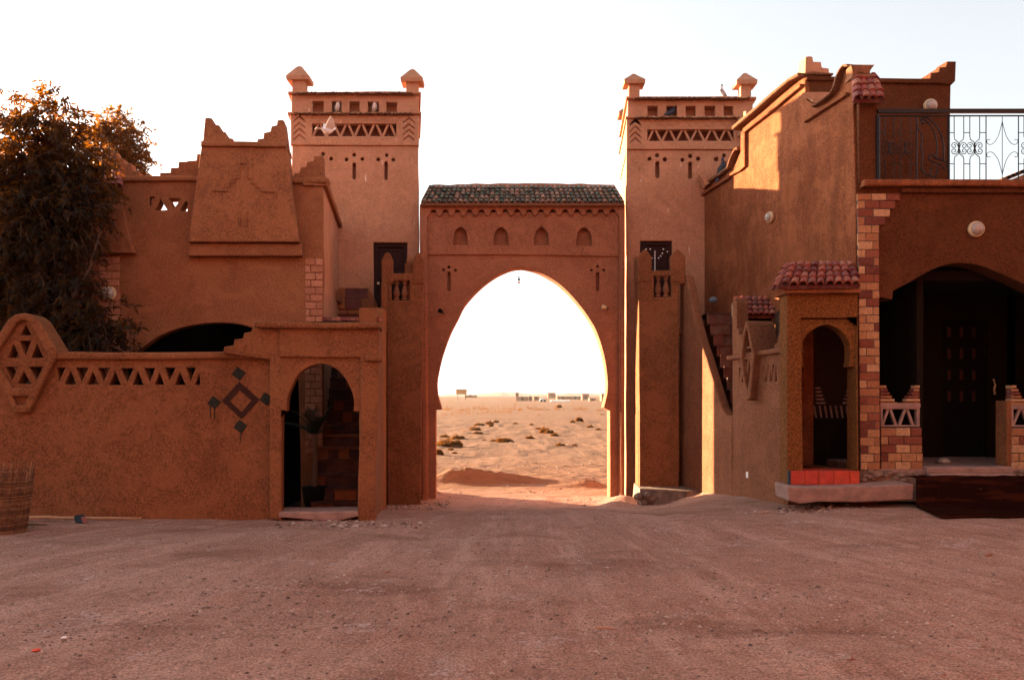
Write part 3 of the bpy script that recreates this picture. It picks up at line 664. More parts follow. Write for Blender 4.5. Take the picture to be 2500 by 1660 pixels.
# stone ledge at the foot of the right landing
m = MB()
a = at(1563, 1228, 16.05); b = at(1702, 1216, 15.75)
ring0 = [(2.36, 15.95, -.55), (2.75, 15.70, -.55), (3.25, 15.55, -.5), (3.62, 15.75, -.5), (3.62, 16.8, -.5), (2.36, 16.8, -.5)]
ring1 = [(2.40, 16.0, -.04), (2.78, 15.78, -.03), (3.2, 15.66, -.05), (3.52, 15.85, -.05), (3.55, 16.8, -.03), (2.40, 16.8, -.02)]
m.hull(ring0, ring1)
for i in range(26):
    x = 2.36+random.random()*1.2; y = 15.9-.22*(x-2.36 if x < 3 else .64)+random.uniform(-.03, .1); r = random.uniform(.05, .13)
    m.lathe((x, y, random.uniform(-.38, -.12)), [(r*.6, -r*.7), (r, -r*.1), (r*.85, r*.4), (r*.3, r*.7)], 6)
tag(m.build('stone_ledge', M['stone']), 'rough stone ledge at the foot of the right stair landing', 'ledge')

# ---------------------------------------------------------------- left courtyard wall
WD = Vector((-.12, 1)); WY = 11.8; wp = FP(WY)
cw = thing('courtyard_wall', 'low brown adobe wall with a diamond panel and a pierced triangle band on the left', 'wall', (-4.5, WY, 0))
tri = [[(362, 412), (416, 412), (378, 495)], [(485, 413), (563, 413), (520, 500)], [(625, 415), (700, 413), (662, 498)], [(770, 417), (850, 415), (812, 500)], [(920, 415), (988, 415), (955, 500)],
       [(1053, 413), (1118, 413), (1080, 495)], [(1188, 413), (1248, 413), (1215, 498)], [(450, 430), (485, 518), (413, 518)], [(592, 438), (628, 518), (555, 520)], [(735, 438), (770, 522), (697, 522)],
       [(880, 435), (912, 522), (847, 520)], [(1018, 443), (1045, 520), (988, 520)], [(1147, 443), (1183, 522), (1115, 522)], [(1272, 450), (1277, 522), (1245, 522)]]
tri += [[(x, y) for x, y in t] for t in [[(-350, 412), (-280, 412), (-315, 495)], [(-430, 430), (-395, 518), (-465, 518)]]]
dh = [[(170, 140), (205, 205), (138, 205)], [(132, 242), (202, 242), (168, 335)], [(92, 262), (130, 350), (55, 350)], [(243, 262), (280, 350), (205, 350)], [(40, 408), (122, 408), (82, 490)],
      [(190, 408), (275, 408), (240, 488)], [(158, 438), (202, 515), (118, 515)]]
inn = [(160, 115), (190, 118), (215, 150), (318, 330), (318, 375), (232, 540), (100, 540), (-5, 375), (-5, 330), (125, 135)]
m = MB().poly(Q('W5', (-1500, 345), (-22, 345), (-14, 362), (95, 562), (236, 562), (338, 362), (346, 348), (1700, 348))+[(686, 880), (686, 1285), (-570, 1290)], [Q('W5', *t) for t in tri[:-2]], wp, .24, 0, .012, WD, .008, .3)
m.build('wall', M['adobe'], cw)
m = MB().poly(Q('W5', (368, 313), (1600, 313), (1768, 318), (1768, 358), (1600, 358), (345, 362)), [], wp, .40, -.075, .03, WD, .012, .15)
m.poly(Q('W5', (-1500, 313), (-20, 313), (-20, 358), (-1500, 362)), [], wp, .40, -.075, .03, WD, .012, .15)
m.build('coping', M['adobe'], cw)
out = [(150, 70), (185, 70), (222, 80), (258, 108), (385, 312), (375, 352), (205, 694), (192, 702), (118, 700), (104, 696), (-60, 372), (-66, 320), (70, 108), (108, 80)]
m = MB().poly(Q('W5', *out), [Q('W5', *inn), Q('W5', (100, 597), (195, 597), (172, 650), (124, 650))], wp, .46, -.10, .03, WD, .01, .12)
m.poly(Q('W5', *[(160+(x-160)*1.04, 330+(y-330)*1.04) for x, y in inn]), [Q('W5', *t) for t in dh], wp, .26, -.03, .012, WD, .006)
m.poly(Q('W5', (92, 590), (203, 590), (178, 656), (118, 656)), [], wp, .1, -.02, .01, WD, 0)
m.build('diamond_panel', M['adobe'], cw)
for k, (cx, cy, r) in enumerate([(360, 467, 46), (197, 655, 45), (542, 632, 46), (372, 815, 46)]):
    o = MB().poly(Q('W6', (cx-r, cy+4), (cx-8, cy-r), (cx+r, cy-6), (cx+6, cy+r)), [], wp, .012, -.010, .003, WD, .008, .06).build('painted_diamond', M['greenpaint'], cw)
    if k in (1, 3):
        m = MB()
        for dx, l in ((-26, 60), (2, 75)) if k == 1 else ((0, 60),):
            m.poly(Q('W6', (cx+dx-3, cy+20), (cx+dx+4, cy+20), (cx+dx+2, cy+r+l), (cx+dx-2, cy+r+l)), [], wp, .008, -.007, .002, WD, 0)
            m.build('drip', M['greenpaint'], o); m = MB()
MB().poly(Q('W6', (362, 518), (495, 632), (378, 765), (245, 645)), [Q('W6', (365, 572), (440, 640), (378, 718), (298, 645))], wp, .012, -.010, .003, WD, .008, .06).build('painted_ring', M['brownpaint'], cw)

# ---------------------------------------------------------------- portal with the keyhole arch
PY = 11.6; pp = FP(PY)
pt = thing('doorway', 'small adobe doorway with a round horseshoe arch at the end of the low wall', 'doorway', (-2.3, PY, 0))
ar = [(636, 1500), (636, 713), (672, 712)]+arcpts([(672, 690), (675, 640), (685, 598), (703, 556), (740, 482), (795, 432), (850, 410), (905, 399), (962, 413), (1020, 447), (1068, 508), (1100, 570), (1115, 620), (1120, 665), (1117, 690)], 2)+[(1116, 714), (1158, 718), (1154, 900), (1147, 1180), (1140, 1500)]
m = MB().poly(Q('W6', (628, 340), (1200, 340), (1200, 1500))+Q('W6', *reversed(ar))+Q('W6', (628, 1500)), [], pp, .26, .05, .012, WD, .006, .2)
m.build('arch_panel', M['adobe'], pt)
m = MB().poly(Q('W6', (628, 160), (1286, 160), (1278, 700), (1262, 1100), (1255, 1540), (1160, 1500), (1142, 1400), (1150, 1150), (1160, 820), (1162, 358), (628, 356)), [], pp, .34, 0, .02, WD, .01, .2)
m.poly(Q('W6', (250, 328), (258, 286), (318, 276), (324, 238), (380, 232), (388, 196), (434, 188), (442, 164), (640, 164), (640, 1430), (560, 1430), (560, 370)), [], pp, .22, .055, .015, WD, .008)
m.build('wall', M['adobe'], pt)
MB().poly(Q('W6', (466, 124), (1298, 130), (1300, 166), (1290, 170), (640, 170), (480, 166)), [], pp, .62, -.09, .03, WD, .012, .15).build('coping', M['adobe'], pt)
MB().poly(Q('W6', (1198, 342), (1308, 348), (1310, 388), (1196, 384)), [], pp, .30, -.06, .02, WD, .008).build('bracket', M['adobe'], pt)
# side wall running back to the landing
x1, _ = pp.pr(*Q('W6', (1262, 900))[0]); sx = at(944, 0, TR).x
sp_ = Plane(x1-.01, PY+.03, sx, TR)
m = MB().polyw([(0.06, -.25), (4.75, -.6), (4.75, 3.30), (3.0, 3.20), (2.9, 2.9), (0.06, 2.90)], [], sp_, .22, -.0, .02, None, .01)
m.build('side_wall', M['adobe'], pt)
zc = at(0, 690, TR).z
MB().poly(Q('W7', (180, 560), (179, 300), (186, 290), (205, 290), (213, 302), (212, 560)), [], FP(TR-.25), .25, 0, .03, WD, .008).build('rounded_post', M['adobe'], pt)
# threshold
m = MB().poly(Q('W6', (628, 1377), (1145, 1372), (1150, 1408), (1000, 1440), (800, 1425), (625, 1412)), [], FP(PY+.02), .5, -.02, .02, WD, .015, .1)
m.build('threshold', M['concrete'], pt)
# passage behind: floor, ceiling under the red tiled edge extended unseen to block light, dark left side
x0 = at(672, 0, PY).x
MB().box(-6.6, 12.1, -.06, -2.2, 12.95, -.02).build('passage_floor', M['concrete'], pt)
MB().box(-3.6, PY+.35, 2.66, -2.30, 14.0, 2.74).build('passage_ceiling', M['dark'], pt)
u0 = at(790, 790, PY+.62); u1 = at(930, 790, PY+.62)
m = MB()
for i in range(12):
    p = u0.lerp(u1, (i+.5)/12); w = (u1.x-u0.x)/12
    m.obox((p.x, p.y, p.z+.055), (w*.46, 0, 0), (0, .12, 0), (0, 0, .026+random.uniform(-.004, .004)))
m.build('tile_edge', M['red'], pt)

# ---------------------------------------------------------------- left staircase with coloured tiles
st = thing('staircase', 'tiled staircase climbing behind the left doorway to the tower door', 'stairs', (-2.8, 12.6, 0))
n = 17; Y0 = 12.9; Y1 = 17.25; z1 = 3.28
m = MB()
for i in range(n):
    ya = Y0+(Y1-Y0)*i/n*.93; za = z1*i/n-.1; zb = z1*(i+1)/n-.1
    xl = -3.04-.115*(ya-12.9); xr = xl+.84
    k = 5
    for j in range(k):
        a = xl+(xr-xl)*j/k; b = xl+(xr-xl)*(j+1)/k
        m.box(a, ya, za, b-.003, ya+.02, zb-.035)
    m.box(xl-.0, ya-.03, zb-.03, xr, min(Y1, ya+.6), zb)
m.build('steps', M['zellige'], st)
M['landing_tile'] = island('landing_tiles', [(.30, .10, .025), (.12, .030, .028), (.24, .08, .03), (.10, .028, .03)], .5, 8, .3, (.2, .08, .05), .4)  # brighter copy of the shade-dimmed tiles on the steps
m = MB(); pq = FP(17.08)
for (xa, xb, ya, yb) in ((180, 335, 815, 1000), (340, 600, 815, 1000), (605, 770, 815, 1000), (170, 340, 1005, 1212), (345, 635, 1005, 1212), (640, 900, 1005, 1212), (160, 380, 1232, 1312), (385, 780, 1232, 1312), (785, 960, 1232, 1312), (160, 960, 1335, 1400)):
    m.poly([(800+x*.1276, 600+y*.1276) for x, y in ((xa, ya), (xb, ya), (xb, yb), (xa, yb))], [], pq, .12, 0, .006, None, 0)
m.poly([(800+x*.1276, 600+y*.1276) for x, y in ((160, 805), (770, 805), (900, 1010), (960, 1220), (960, 1400), (160, 1400))], [], FP(17.12), .1, 0, .006, None, 0)
m.build('landing_block', M['landing_tile'], st)

# ---------------------------------------------------------------- left house
HY = 14.0; hp = FP(HY); HD = Vector((-.133, 1))
ho = thing('adobe_house', 'brown adobe house with a tall tapering wall block crowned by two stepped horns', 'house', (-4.6, HY, -.1))
archh = arcpts([(268, 1300), (268, 930), (290, 890), (335, 857), (385, 823), (440, 801), (500, 790), (545, 788), (590, 793), (650, 815), (700, 852), (728, 900), (735, 1300)], 2)
tr_ = [Q('Z1', (1145, 944), (1180, 944), (1180, 952), (1158, 955), (1156, 1008), (1145, 1010)), Q('Z1', (1224, 955), (1278, 1042), (1192, 1047), (1196, 1030), (1218, 985)), Q('Z1', (1292, 957), (1382, 957), (1330, 1032)), Q('Z1', (1420, 980), (1433, 985), (1433, 1052), (1378, 1050))]
m = MB().poly([(-500, 430), (789, 438), (789, 1290)]+list(reversed(archh))+[(-500, 1300)], tr_, hp, .28, 0, .015, HD, .008, .3)
m.build('wall', M['house'], ho)
for q in (Q('Z1', (940, 786), (1540, 790), (1540, 830), (945, 830)), Q('Z2', (880, 440), (1112, 440), (1148, 452), (1135, 482), (880, 482)), [(-400, 430), (250, 430), (250, 444), (-400, 444)]):
    MB().poly(q, [], hp, .42, -.07, .03, HD, .012).build('coping', M['house'], ho)
MB().poly(Q('Z2', (-60, 445), (-30, 428), (-32, 402), (43, 400), (45, 368), (98, 366), (100, 325), (160, 324), (162, 320), (224, 316), (228, 272), (300, 268), (300, 445)), [], hp, .26, .02, .015, HD, .006).build('stepped_merlon', M['house'], ho)
MB().poly(Q('Z2', (895, 445), (905, 406), (942, 402), (952, 365), (990, 360), (998, 326), (1038, 320), (1046, 288), (1090, 283), (1110, 290), (1116, 445)), [], hp, .22, .02, .018, HD, .006).build('stepped_merlon', M['house'], ho)
MB().poly(Q('Z1', (762, 790), (762, 660), (800, 640), (810, 592), (882, 590), (896, 632), (940, 650), (946, 682), (1000, 684), (1010, 735), (1060, 745), (1064, 795)), [], hp, .24, .04, .02, HD, .006).build('stepped_merlon', M['house'], ho)
# tapering wall block
m = MB().poly(Q('Z2', (286, 250), (868, 258), (908, 560), (952, 905), (195, 905)), [], hp, .54, -.26, .018, HD, .006)
bl = m.build('tapered_block', M['house'], ho)
MB().poly(Q('Z2', (186, 908), (966, 910), (970, 994), (182, 994)), [], hp, .20, -.16, .018, HD, .006).build('base_band', M['house'], bl)
MB().poly(Q('Z2', (286, 222), (868, 230), (872, 264), (286, 258)), [], hp, .74, -.32, .02, HD, .008).build('top_band', M['house'], bl)
MB().poly(Q('Z2', (292, 235), (298, 205), (312, 60), (330, 55), (358, 60), (368, 75), (374, 103), (408, 108), (414, 150), (450, 155), (456, 193), (498, 200), (503, 235)), [], hp, .40, -.26, .02, HD, .006).build('stepped_horn', M['house'], bl)
MB().poly(Q('Z2', (664, 240), (668, 203), (708, 197), (712, 160), (756, 150), (764, 116), (800, 108), (806, 74), (838, 70), (853, 80), (872, 240)), [], hp, .40, -.26, .02, HD, .006).build('stepped_horn', M['house'], bl)
m = MB(); g = 3.6
def stroke(pts):
    global m
    m = MB()
    for (ax, ay), (bx, by) in zip(pts, pts[1:]):
        if abs(ax-bx) > abs(ay-by): q = [(ax-g, ay-g), (bx+g, by-g), (bx+g, by+g), (ax-g, ay+g)]
        else: q = [(ax-g, ay), (ax+g, ay), (bx+g, by), (bx-g, by)]
        m.poly(Q('Z2', *q), [], hp, .03, -.282, .004, HD, 0)
    m.build('stepped_relief', M['house'], bl)
stroke([(355, 556), (460, 560)]); stroke([(455, 530), (482, 530), (482, 503), (508, 503), (508, 472), (548, 472), (548, 370), (600, 368), (600, 470), (632, 472), (632, 508), (660, 510), (660, 532), (690, 534), (690, 562), (795, 564), (795, 610)])
stroke([(548, 690), (548, 795)]); stroke([(598, 695), (598, 800)])

# pale brick strips
def rows(y0, y1, n): return [(y0+(y1-y0)*i/n, y0+(y1-y0)*(i+1)/n) for i in range(n)]
MB().bricks(hp, rows(631, 1108, 27), lambda y: 745, lambda y: 788.5, -.02, .03, .175, .014).build('brick_strip', M['pbrick'], ho)
MB().bricks(hp, rows(627, 860, 13), lambda y: 242, lambda y: 292.5, -.02, .03, .20, .014).build('brick_strip', M['pbrick'], ho)
# flared buttress with a little tiled hood
m = MB().poly(Q('Z1', (760, 925), (932, 925), (975, 1120), (1045, 1384), (620, 1384), (700, 1120)), [], hp, .24, -.12, .018, HD, .006)
bt = m.build('flared_buttress', M['house'], ho)
MB().poly(Q('Z1', (755, 880), (938, 880), (940, 922), (755, 922)), [], hp, .36, -.19, .02, HD, .006).build('cap_band', M['house'], bt)
a = at(*Q('Z1', (735, 872))[0], HY-.26); b = at(*Q('Z1', (936, 872))[0], HY-.26); c = at(*Q('Z1', (930, 752))[0], HY+.0); d = at(*Q('Z1', (760, 752))[0], HY+.0)
MB().tiles(a, b, c, d, 5, 3, .06).build('tile_hood', M['red'], bt)
MB().poly(Q('Z1', (758, 738), (945, 738), (950, 775), (758, 775)), [], hp, .3, -.06, .02, HD, .008).build('hood_top', M['house'], bt)
# side wall and roof, room behind the arch coloured dark for shade
hx = hp.pr(789, 500)[0]; bx = at(827, 0, 17.25).x
hs = Plane(hx, HY, bx, 17.25)
zt0 = at(0, 448, HY).z; zt1 = at(0, 552, 17.25).z; Lh = (Vector((bx, 17.25))-Vector((hx, HY))).length
MB().polyw([(.08, -.3), (Lh, -.5), (Lh, zt1), (.08, zt0)], [], hs, .25, .0, .015, None, .006).build('side_wall', M['tower'], ho)
MB().polyw([(-.03, zt0-.04), (Lh, zt1-.04), (Lh, zt1+.07), (-.03, zt0+.10)], [], hs, .40, -.07, .02, None, .008).build('side_coping', M['house'], ho)
MB().box(-13, HY+.26, 3.55, hx-.3, 17.3, 3.75).build('roof', M['house'], ho)
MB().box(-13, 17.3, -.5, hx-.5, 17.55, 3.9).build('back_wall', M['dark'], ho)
MB().box(-13.2, HY+.28, -.5, -13, 17.3, 3.75).build('gable_wall', M['house'], ho)
MB().box(-4.15, HY+.3, -.3, -4.05, 17.3, 3.55).build('partition', M['dark'], ho)
wall_lamp(268, 717, 17.5, hp.off(-.02), 'round white wall lamp on the pale brick strip at the left')

# ---------------------------------------------------------------- right building
BY = 12.6; fp = FP(BY); Bx = at(2090, 0, BY).x; Ex = at(1720, 0, TY).x
sp = Plane(Bx, BY, Ex, TY)                        # long side wall facing the gate
bd = thing('adobe_building', 'large dark red adobe building with roof terrace, brick quoin and arched porch', 'building', (6.2, BY, 0))
side = Q('Z6', (1192, 125), (1172, 128), (1150, 150), (1128, 200), (1108, 260), (1085, 325), (1010, 385), (925, 438), (850, 395), (836, 360), (832, 200), (700, 285), (560, 410), (430, 520), (352, 600), (352, 745), (330, 800), (305, 870), (240, 935), (150, 1000), (62, 1060), (35, 1000))
m = MB().poly(side+[(1712, 760), (1712, 1262), (2089, 1262), (2089, 500)], [[(1950, 770), (2080, 760), (2080, 1150), (1950, 1135)]], sp, .28, 0, .012, None, .006, .3)
m.build('side_wall', M['side'], bd)
def led(name, path, h, w0, t, mat, bev=.018, amp=.008):
    return MB().poly(band(Q('Z6', *path), h), [], sp, t, w0, bev, None, amp, .2).build(name, mat, bd)
led('coping', [(832, 186), (760, 225), (640, 325), (560, 392), (430, 505), (318, 600)], 9, -.14, .46, M['roof'], .03, .012)
led('coping', [(345, 750), (318, 765), (290, 830), (270, 893), (200, 950), (120, 1000), (60, 1038)], 8, -.10, .40, M['roof'], .03, .012)
led('coping', [(1196, 119), (1160, 122), (1132, 158), (1108, 215), (1090, 285), (1065, 330), (1000, 385), (918, 432)], 6, -.10, .44, M['roof'], .025, .01)
led('moulding', [(820, 270), (640, 420), (500, 530), (368, 635)], 8, -.07, .1, M['side'])
led('moulding', [(372, 650), (372, 890), (270, 965), (60, 1102)][2:] , 8, -.07, .1, M['side'])
MB().poly(Q('Z6', (360, 645), (392, 632), (392, 900), (352, 935), (262, 982), (262, 965), (345, 905), (360, 890)), [], sp, .08, -.06, .015, None, .006).build('moulding', M['side'], bd)
led('moulding', [(1172, 335), (1050, 415), (940, 485), (848, 545)], 7, -.07, .1, M['side'])
# triangular mud ends where the copings sweep up
def wedge(pts, Y, dy, mat=M['tower']):
    q = [at(*p, Y) for p in Q('Z6', *pts)]
    MB().hull([v+Vector((0, dy, .0)) for v in q], q).build('coping_end', mat, bd)
wedge([(818, 335), (870, 330), (1000, 330), (1045, 340), (1000, 380), (918, 430), (880, 372)], 13.72, .25)
wedge([(25, 962), (175, 950), (190, 965), (75, 1045), (55, 1010)], 16.95, .3)
wedge([(1186, 120), (1365, 122), (1330, 165), (1330, 200), (1192, 200)], 12.72, .4)
# merlons on the rooftop room
RY = 13.88; rp = FP(RY); RD = Vector((-.14, 1))
MB().poly(Q('Z6', (832, 200), (838, 60), (868, 54), (893, 58), (900, 95), (958, 97), (966, 140), (1018, 146), (1022, 200)), [], rp, .26, .0, .02, RD, .006).build('stepped_merlon', M['tower'], bd)
MB().poly(Q('Z6', (822, 192), (880, 184), (1034, 196), (1030, 210), (830, 206)), [], rp, .4, -.08, .015, RD, .012).build('merlon_ledge', M['roof'], bd)
# a sliver of merlon at the far end of the side wall, catching the sun
MB().poly(Q('Z6', (352, 620), (352, 478), (372, 474), (374, 500), (386, 498), (388, 520), (400, 520), (402, 620)), [], sp, .25, .02, .012, None, .004).build('stepped_merlon', M['tower'], bd)
MB().poly(Q('Z6', (365, 480), (425, 478), (425, 600), (365, 620)), [], FP(16.7), .22, .3, .012, None, .004).build('stepped_merlon', M['tower'], bd)
# rooftop room
m = MB().poly(Q('Z6', (834, 204), (1050, 222))+Q('W1', (262, 215), (790, 215), (778, 960))+[(1968, 460)], [], rp, .28, 0, .015, RD, .006)
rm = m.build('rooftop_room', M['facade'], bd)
MB().poly(Q('Z6', (834, 206), (1050, 220))+Q('W1', (262, 214), (634, 216), (634, 250), (262, 246))+Q('Z6', (1050, 250), (834, 244)), [], rp, .3, -.05, .015, RD, .006).build('coping', M['facade'], rm)
MB().poly(Q('W1', (628, 216), (634, 178), (688, 174), (696, 138), (738, 136), (750, 96), (812, 96), (808, 235), (782, 262), (690, 252), (620, 250)), [], rp, .3, -.055, .02, RD, .006).build('stepped_merlon', M['facade'], rm)
xr_ = rp.pr(*Q('W1', (778, 500))[0])[0]
MB().box(xr_-.25-.45, RY+.28, 4.5, xr_-.46, TY, at(0, 205, RY).z).build('east_wall', M['side'], rm)
MB().box(4.5, TY, 3.0, xr_-.46, TY+.2, at(0, 205, RY).z).build('north_wall', M['side'], rm)
# terrace slab, facade with the porch arch
fa = [(2146, 725), (2179.5, 731), (2181, 712)]+arcpts([(2181, 710), (2228, 685), (2282, 656), (2327, 644), (2362, 643.5), (2398, 649), (2443, 667), (2500, 694), (2560, 722), (2605, 745)], 3)+[(2607, 762), (2650, 762)]
m = MB().poly([(2091, 445), (3300, 445), (3300, 1262), (2650, 1262)]+list(reversed(fa))+[(2146, 1262), (2092, 1262)], [], fp, .36, .01, .012, None, .006, .3)
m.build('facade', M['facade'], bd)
MB().poly(Q('W1', (150, 940), (3600, 944), (3600, 996), (145, 986)), [], fp, .7, -.14, .025, None, .008, .3).build('terrace_edge', M['side'], bd)
MB().poly(Q('W1', (430, 990), (3600, 1000), (3600, 1028), (430, 1024)), [], fp, .2, -.06, .012, None, .005, .3).build('moulding', M['facade'], bd)
MB().box(Bx+.02, BY+.3, at(0, 460, BY).z-.2, 13, TY, at(0, 460, BY).z).build('terrace_floor', M['side'], bd)
m = MB().poly(Q('W1', (128, 160), (268, 190), (268, 955), (134, 955)), [], fp, .42, -.02, .018, None, .005)
pier = m.build('terrace_pier', M['facade'], bd)
a = at(*Q('W1', (100, 362))[0], BY-.24); b = at(*Q('W1', (306, 362))[0], BY-.24); c = at(*Q('W1', (250, 192))[0], BY+.12); d = at(*Q('W1', (90, 192))[0], BY+.12)
MB().tiles(a, b, c, d, 4, 4, .072).build('tile_hood', M['red'], pier)
MB().poly(Q('W1', (104, 358), (296, 358), (288, 384), (112, 384)), [], fp, .5, -.20, .02, None, .006).build('hood_ledge', M['facade'], pier)
MB().poly(Q('W1', (80, 112), (246, 114), (216, 160), (214, 182), (92, 180)), [], fp, .34, .0, .02, None, .008).build('hood_cap', M['patio'], pier)
MB().poly(Q('W1', (86, 178), (245, 182), (252, 206), (84, 204)), [], fp, .36, -.03, .02, None, .008).build('hood_collar', M['patio'], pier)
# brick quoin, corbelled out at the top
rw = [(474, 491)]+[(491+i*(730-491)/12, 491+(i+1)*(730-491)/12) for i in range(12)]+rows(730, 1147, 21)
def qr(y):
    for yy, x in ((491, 2196), (511, 2184), (531, 2171), (550, 2159)):
        if y < yy: return x
    return 2144+(y-550)*.0048
MB().bricks(fp, rw, lambda y: 2091+(y-480)*.011, qr, -.035, .05, .22, .010).build('brick_quoin', M['brick'], bd)
MB().poly([(2092, 476), (2142, 476), (2146, 1146), (2098, 1146)], [], fp, .05, -.026, .004, None, 0).build('quoin_mortar', M['mortar'], bd)
# porch interior, walls and door coloured dark for its shade
pf = .62
zf = at(0, 1141, BY).z
MB().box(Bx+.3, BY-.02, zf-.5, 12, 15.4, zf-.02).build('porch_floor', M['concrete'], bd)
m = MB().poly([(2000, 600), (2480, 600), (2480, 1122), (2412, 1122), (2412, 778), (2302, 778), (2302, 1122), (2000, 1122)], [], FP(15.0), .25, 0, .012, None, .004)
m.box(8.7, 15.0, .3, 12, 15.3, 3.6)
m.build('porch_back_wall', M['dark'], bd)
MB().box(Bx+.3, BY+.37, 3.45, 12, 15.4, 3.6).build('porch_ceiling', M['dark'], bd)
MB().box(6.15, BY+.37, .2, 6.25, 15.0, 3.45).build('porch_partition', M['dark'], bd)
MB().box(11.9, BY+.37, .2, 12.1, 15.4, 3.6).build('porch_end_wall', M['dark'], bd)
dp = FP(15.12); M['pane'] = plain('dim_red_pane', (.05, .012, .007), .4)
m = MB().poly([(2300, 776), (2414, 776), (2414, 1124), (2300, 1124)], [], dp, .06, 0, .004, None, 0)
pd = m.build('porch_door', M['blackwood'], bd)
for i in range(4):
    for j in range(4):
        x = 2313+i*30; y = 798+j*52
        MB().poly([(x, y), (x+8, y+3), (x+8, y+24), (x, y+27)], [], dp, .02, -.012, .003, None, 0).build('door_pane', M['pane'], pd)
c = at(2428, 945, 14.9); MB().tube([at(2426, 926, 14.85), at(2430, 940, 14.8), at(2427, 950, 14.8), at(2429, 962, 14.85)], .018, 6).build('door_handle', M['ring'], pd)
wall_lamp(2380.5, 560.5, 18.5, fp, 'round white wall lamp above the porch arch')
wall_lamp(2269, 260, 15.5, rp, 'round white wall lamp on the rooftop room behind the railing')
wall_lamp(1884, 531, 13, sp, 'cream wall lamp seen from the side on the tall streaked wall')
# porch parapets: brick base, pierced panel, stepped thin bricks
def parapet(x0, x1, lab, right=True):
    t = thing('porch_parapet', lab, 'parapet', (at((x0+x1)/2, 0, BY).x, BY, .3), 'brick parapets of the porch')
    P = FP(BY+.02)
    MB().poly([(x0, 1044), (x1, 1044), (x1, 1147), (x0, 1147)], [], P, .2, .0, .004, None, 0).build('mortar_core', M['mortar'], t)
    MB().bricks(P, rows(1044, 1147, 5), lambda y: x0, lambda y: x1+(y-1044)*.04, -.03, .05, .215).build('brick_base', M['brick'], t)
    y0, y1 = 993, 1042
    m = MB().poly([(x0+1, y0), (x1-2, y0), (x1-2, y1), (x0+1, y1)], [[(x0+7, y0+6), (x1-9, y0+6), (x1-9, y1-4), (x0+7, y1-4)]], P, .1, .0, .008, None, .003)
    n = 2; w = (x1-x0-16)/n
    for i in range(n):
        c = x0+7+w*(i+.5)-4
        for s in (-1, 1): m.poly([(c-3+s*2, y0+4), (c+3+s*2, y0+4), (c+3+s*w*.42, y1-2), (c-3+s*w*.42, y1-2)], [], P, .06, .01+.003*(s > 0), .006, None, .002)
    m.build('pierced_panel', M['concrete'], t)
    for sd in (0, 1):
        m = MB()
        for k in range(6):
            yy = 985-k*8.2; l = [42, 34, 28, 22, 19, 14][k]+random.uniform(-2, 2)
            a, b = (x1-l, x1-2) if sd else (x0, x0+l)
            m.poly([(a, yy-3), (b, yy-3), (b, yy+3.2), (a, yy+3.2)], [], P, .14, random.uniform(-.01, .01), .006, None, .002)
        m.build('stepped_bricks', M['brick'], t)
    m = MB().poly([(x0, 984-0), (x1-1, 984-0), (x1-1, 995), (x0, 995)], [], P, .12, -.005, .006, None, .003)
    m.poly([(x0+1, 942), (x0+9, 942), (x0+12, 990), (x0+1, 990)], [], P, .08, .03, .006, None, 0); m.poly([(x1-12, 942), (x1-3, 942), (x1-3, 990), (x1-16, 990)], [], P, .08, .03, .006, None, 0)
    m.build('rail', M['concrete'], t)
parapet(2149, 2248, 'low brick parapet with a pierced panel next to the brick quoin')
parapet(2468, 2580, 'low brick parapet with a pierced panel cut by the right edge of the picture')
MB().poly([(2458, 978), (2471, 978), (2471, 1150), (2458, 1150)], [], FP(BY+.02), .3, 0, .01, None, .004).build('parapet_end', M['adobe'], bd)
m = MB().poly([(2096, 1147), (2256, 1149), (2262, 1190), (2094, 1190)], [], fp, .3, -.03, .02, None, .02, .06)
m.poly([(2462, 1150), (2900, 1150), (2900, 1200), (2458, 1190)], [], fp, .3, -.03, .02, None, .02, .06)
for i in range(70):
    x = random.choice([random.uniform(5.15, 6.05), random.uniform(7.4, 8.2)]); r = random.uniform(.03, .07)
    m.lathe((x, BY-.03+random.uniform(-.01, .02), random.uniform(zf-.24, zf-.06)), [(r*.5, -r*.6), (r, -r*.1), (r*.85, r*.4), (r*.3, r*.6)], 6)
m.build('rubble_plinth', M['stone'], bd)
m = MB().poly([(2254, 1139), (2464, 1139), (2466, 1155), (2256, 1153)], [], fp, .35, -.10, .015, None, .008, .1)
m.poly([(2256, 1153), (2466, 1155), (2468, 1172), (2260, 1170)], [], fp, .35, -.16, .02, None, .015, .08)
m.poly([(2250, 1168), (3200, 1168), (3200, 1230), (2250, 1230)], [], fp, .35, -.30, .02, None, .01, .2)
m.build('porch_step', M['concrete'], bd)

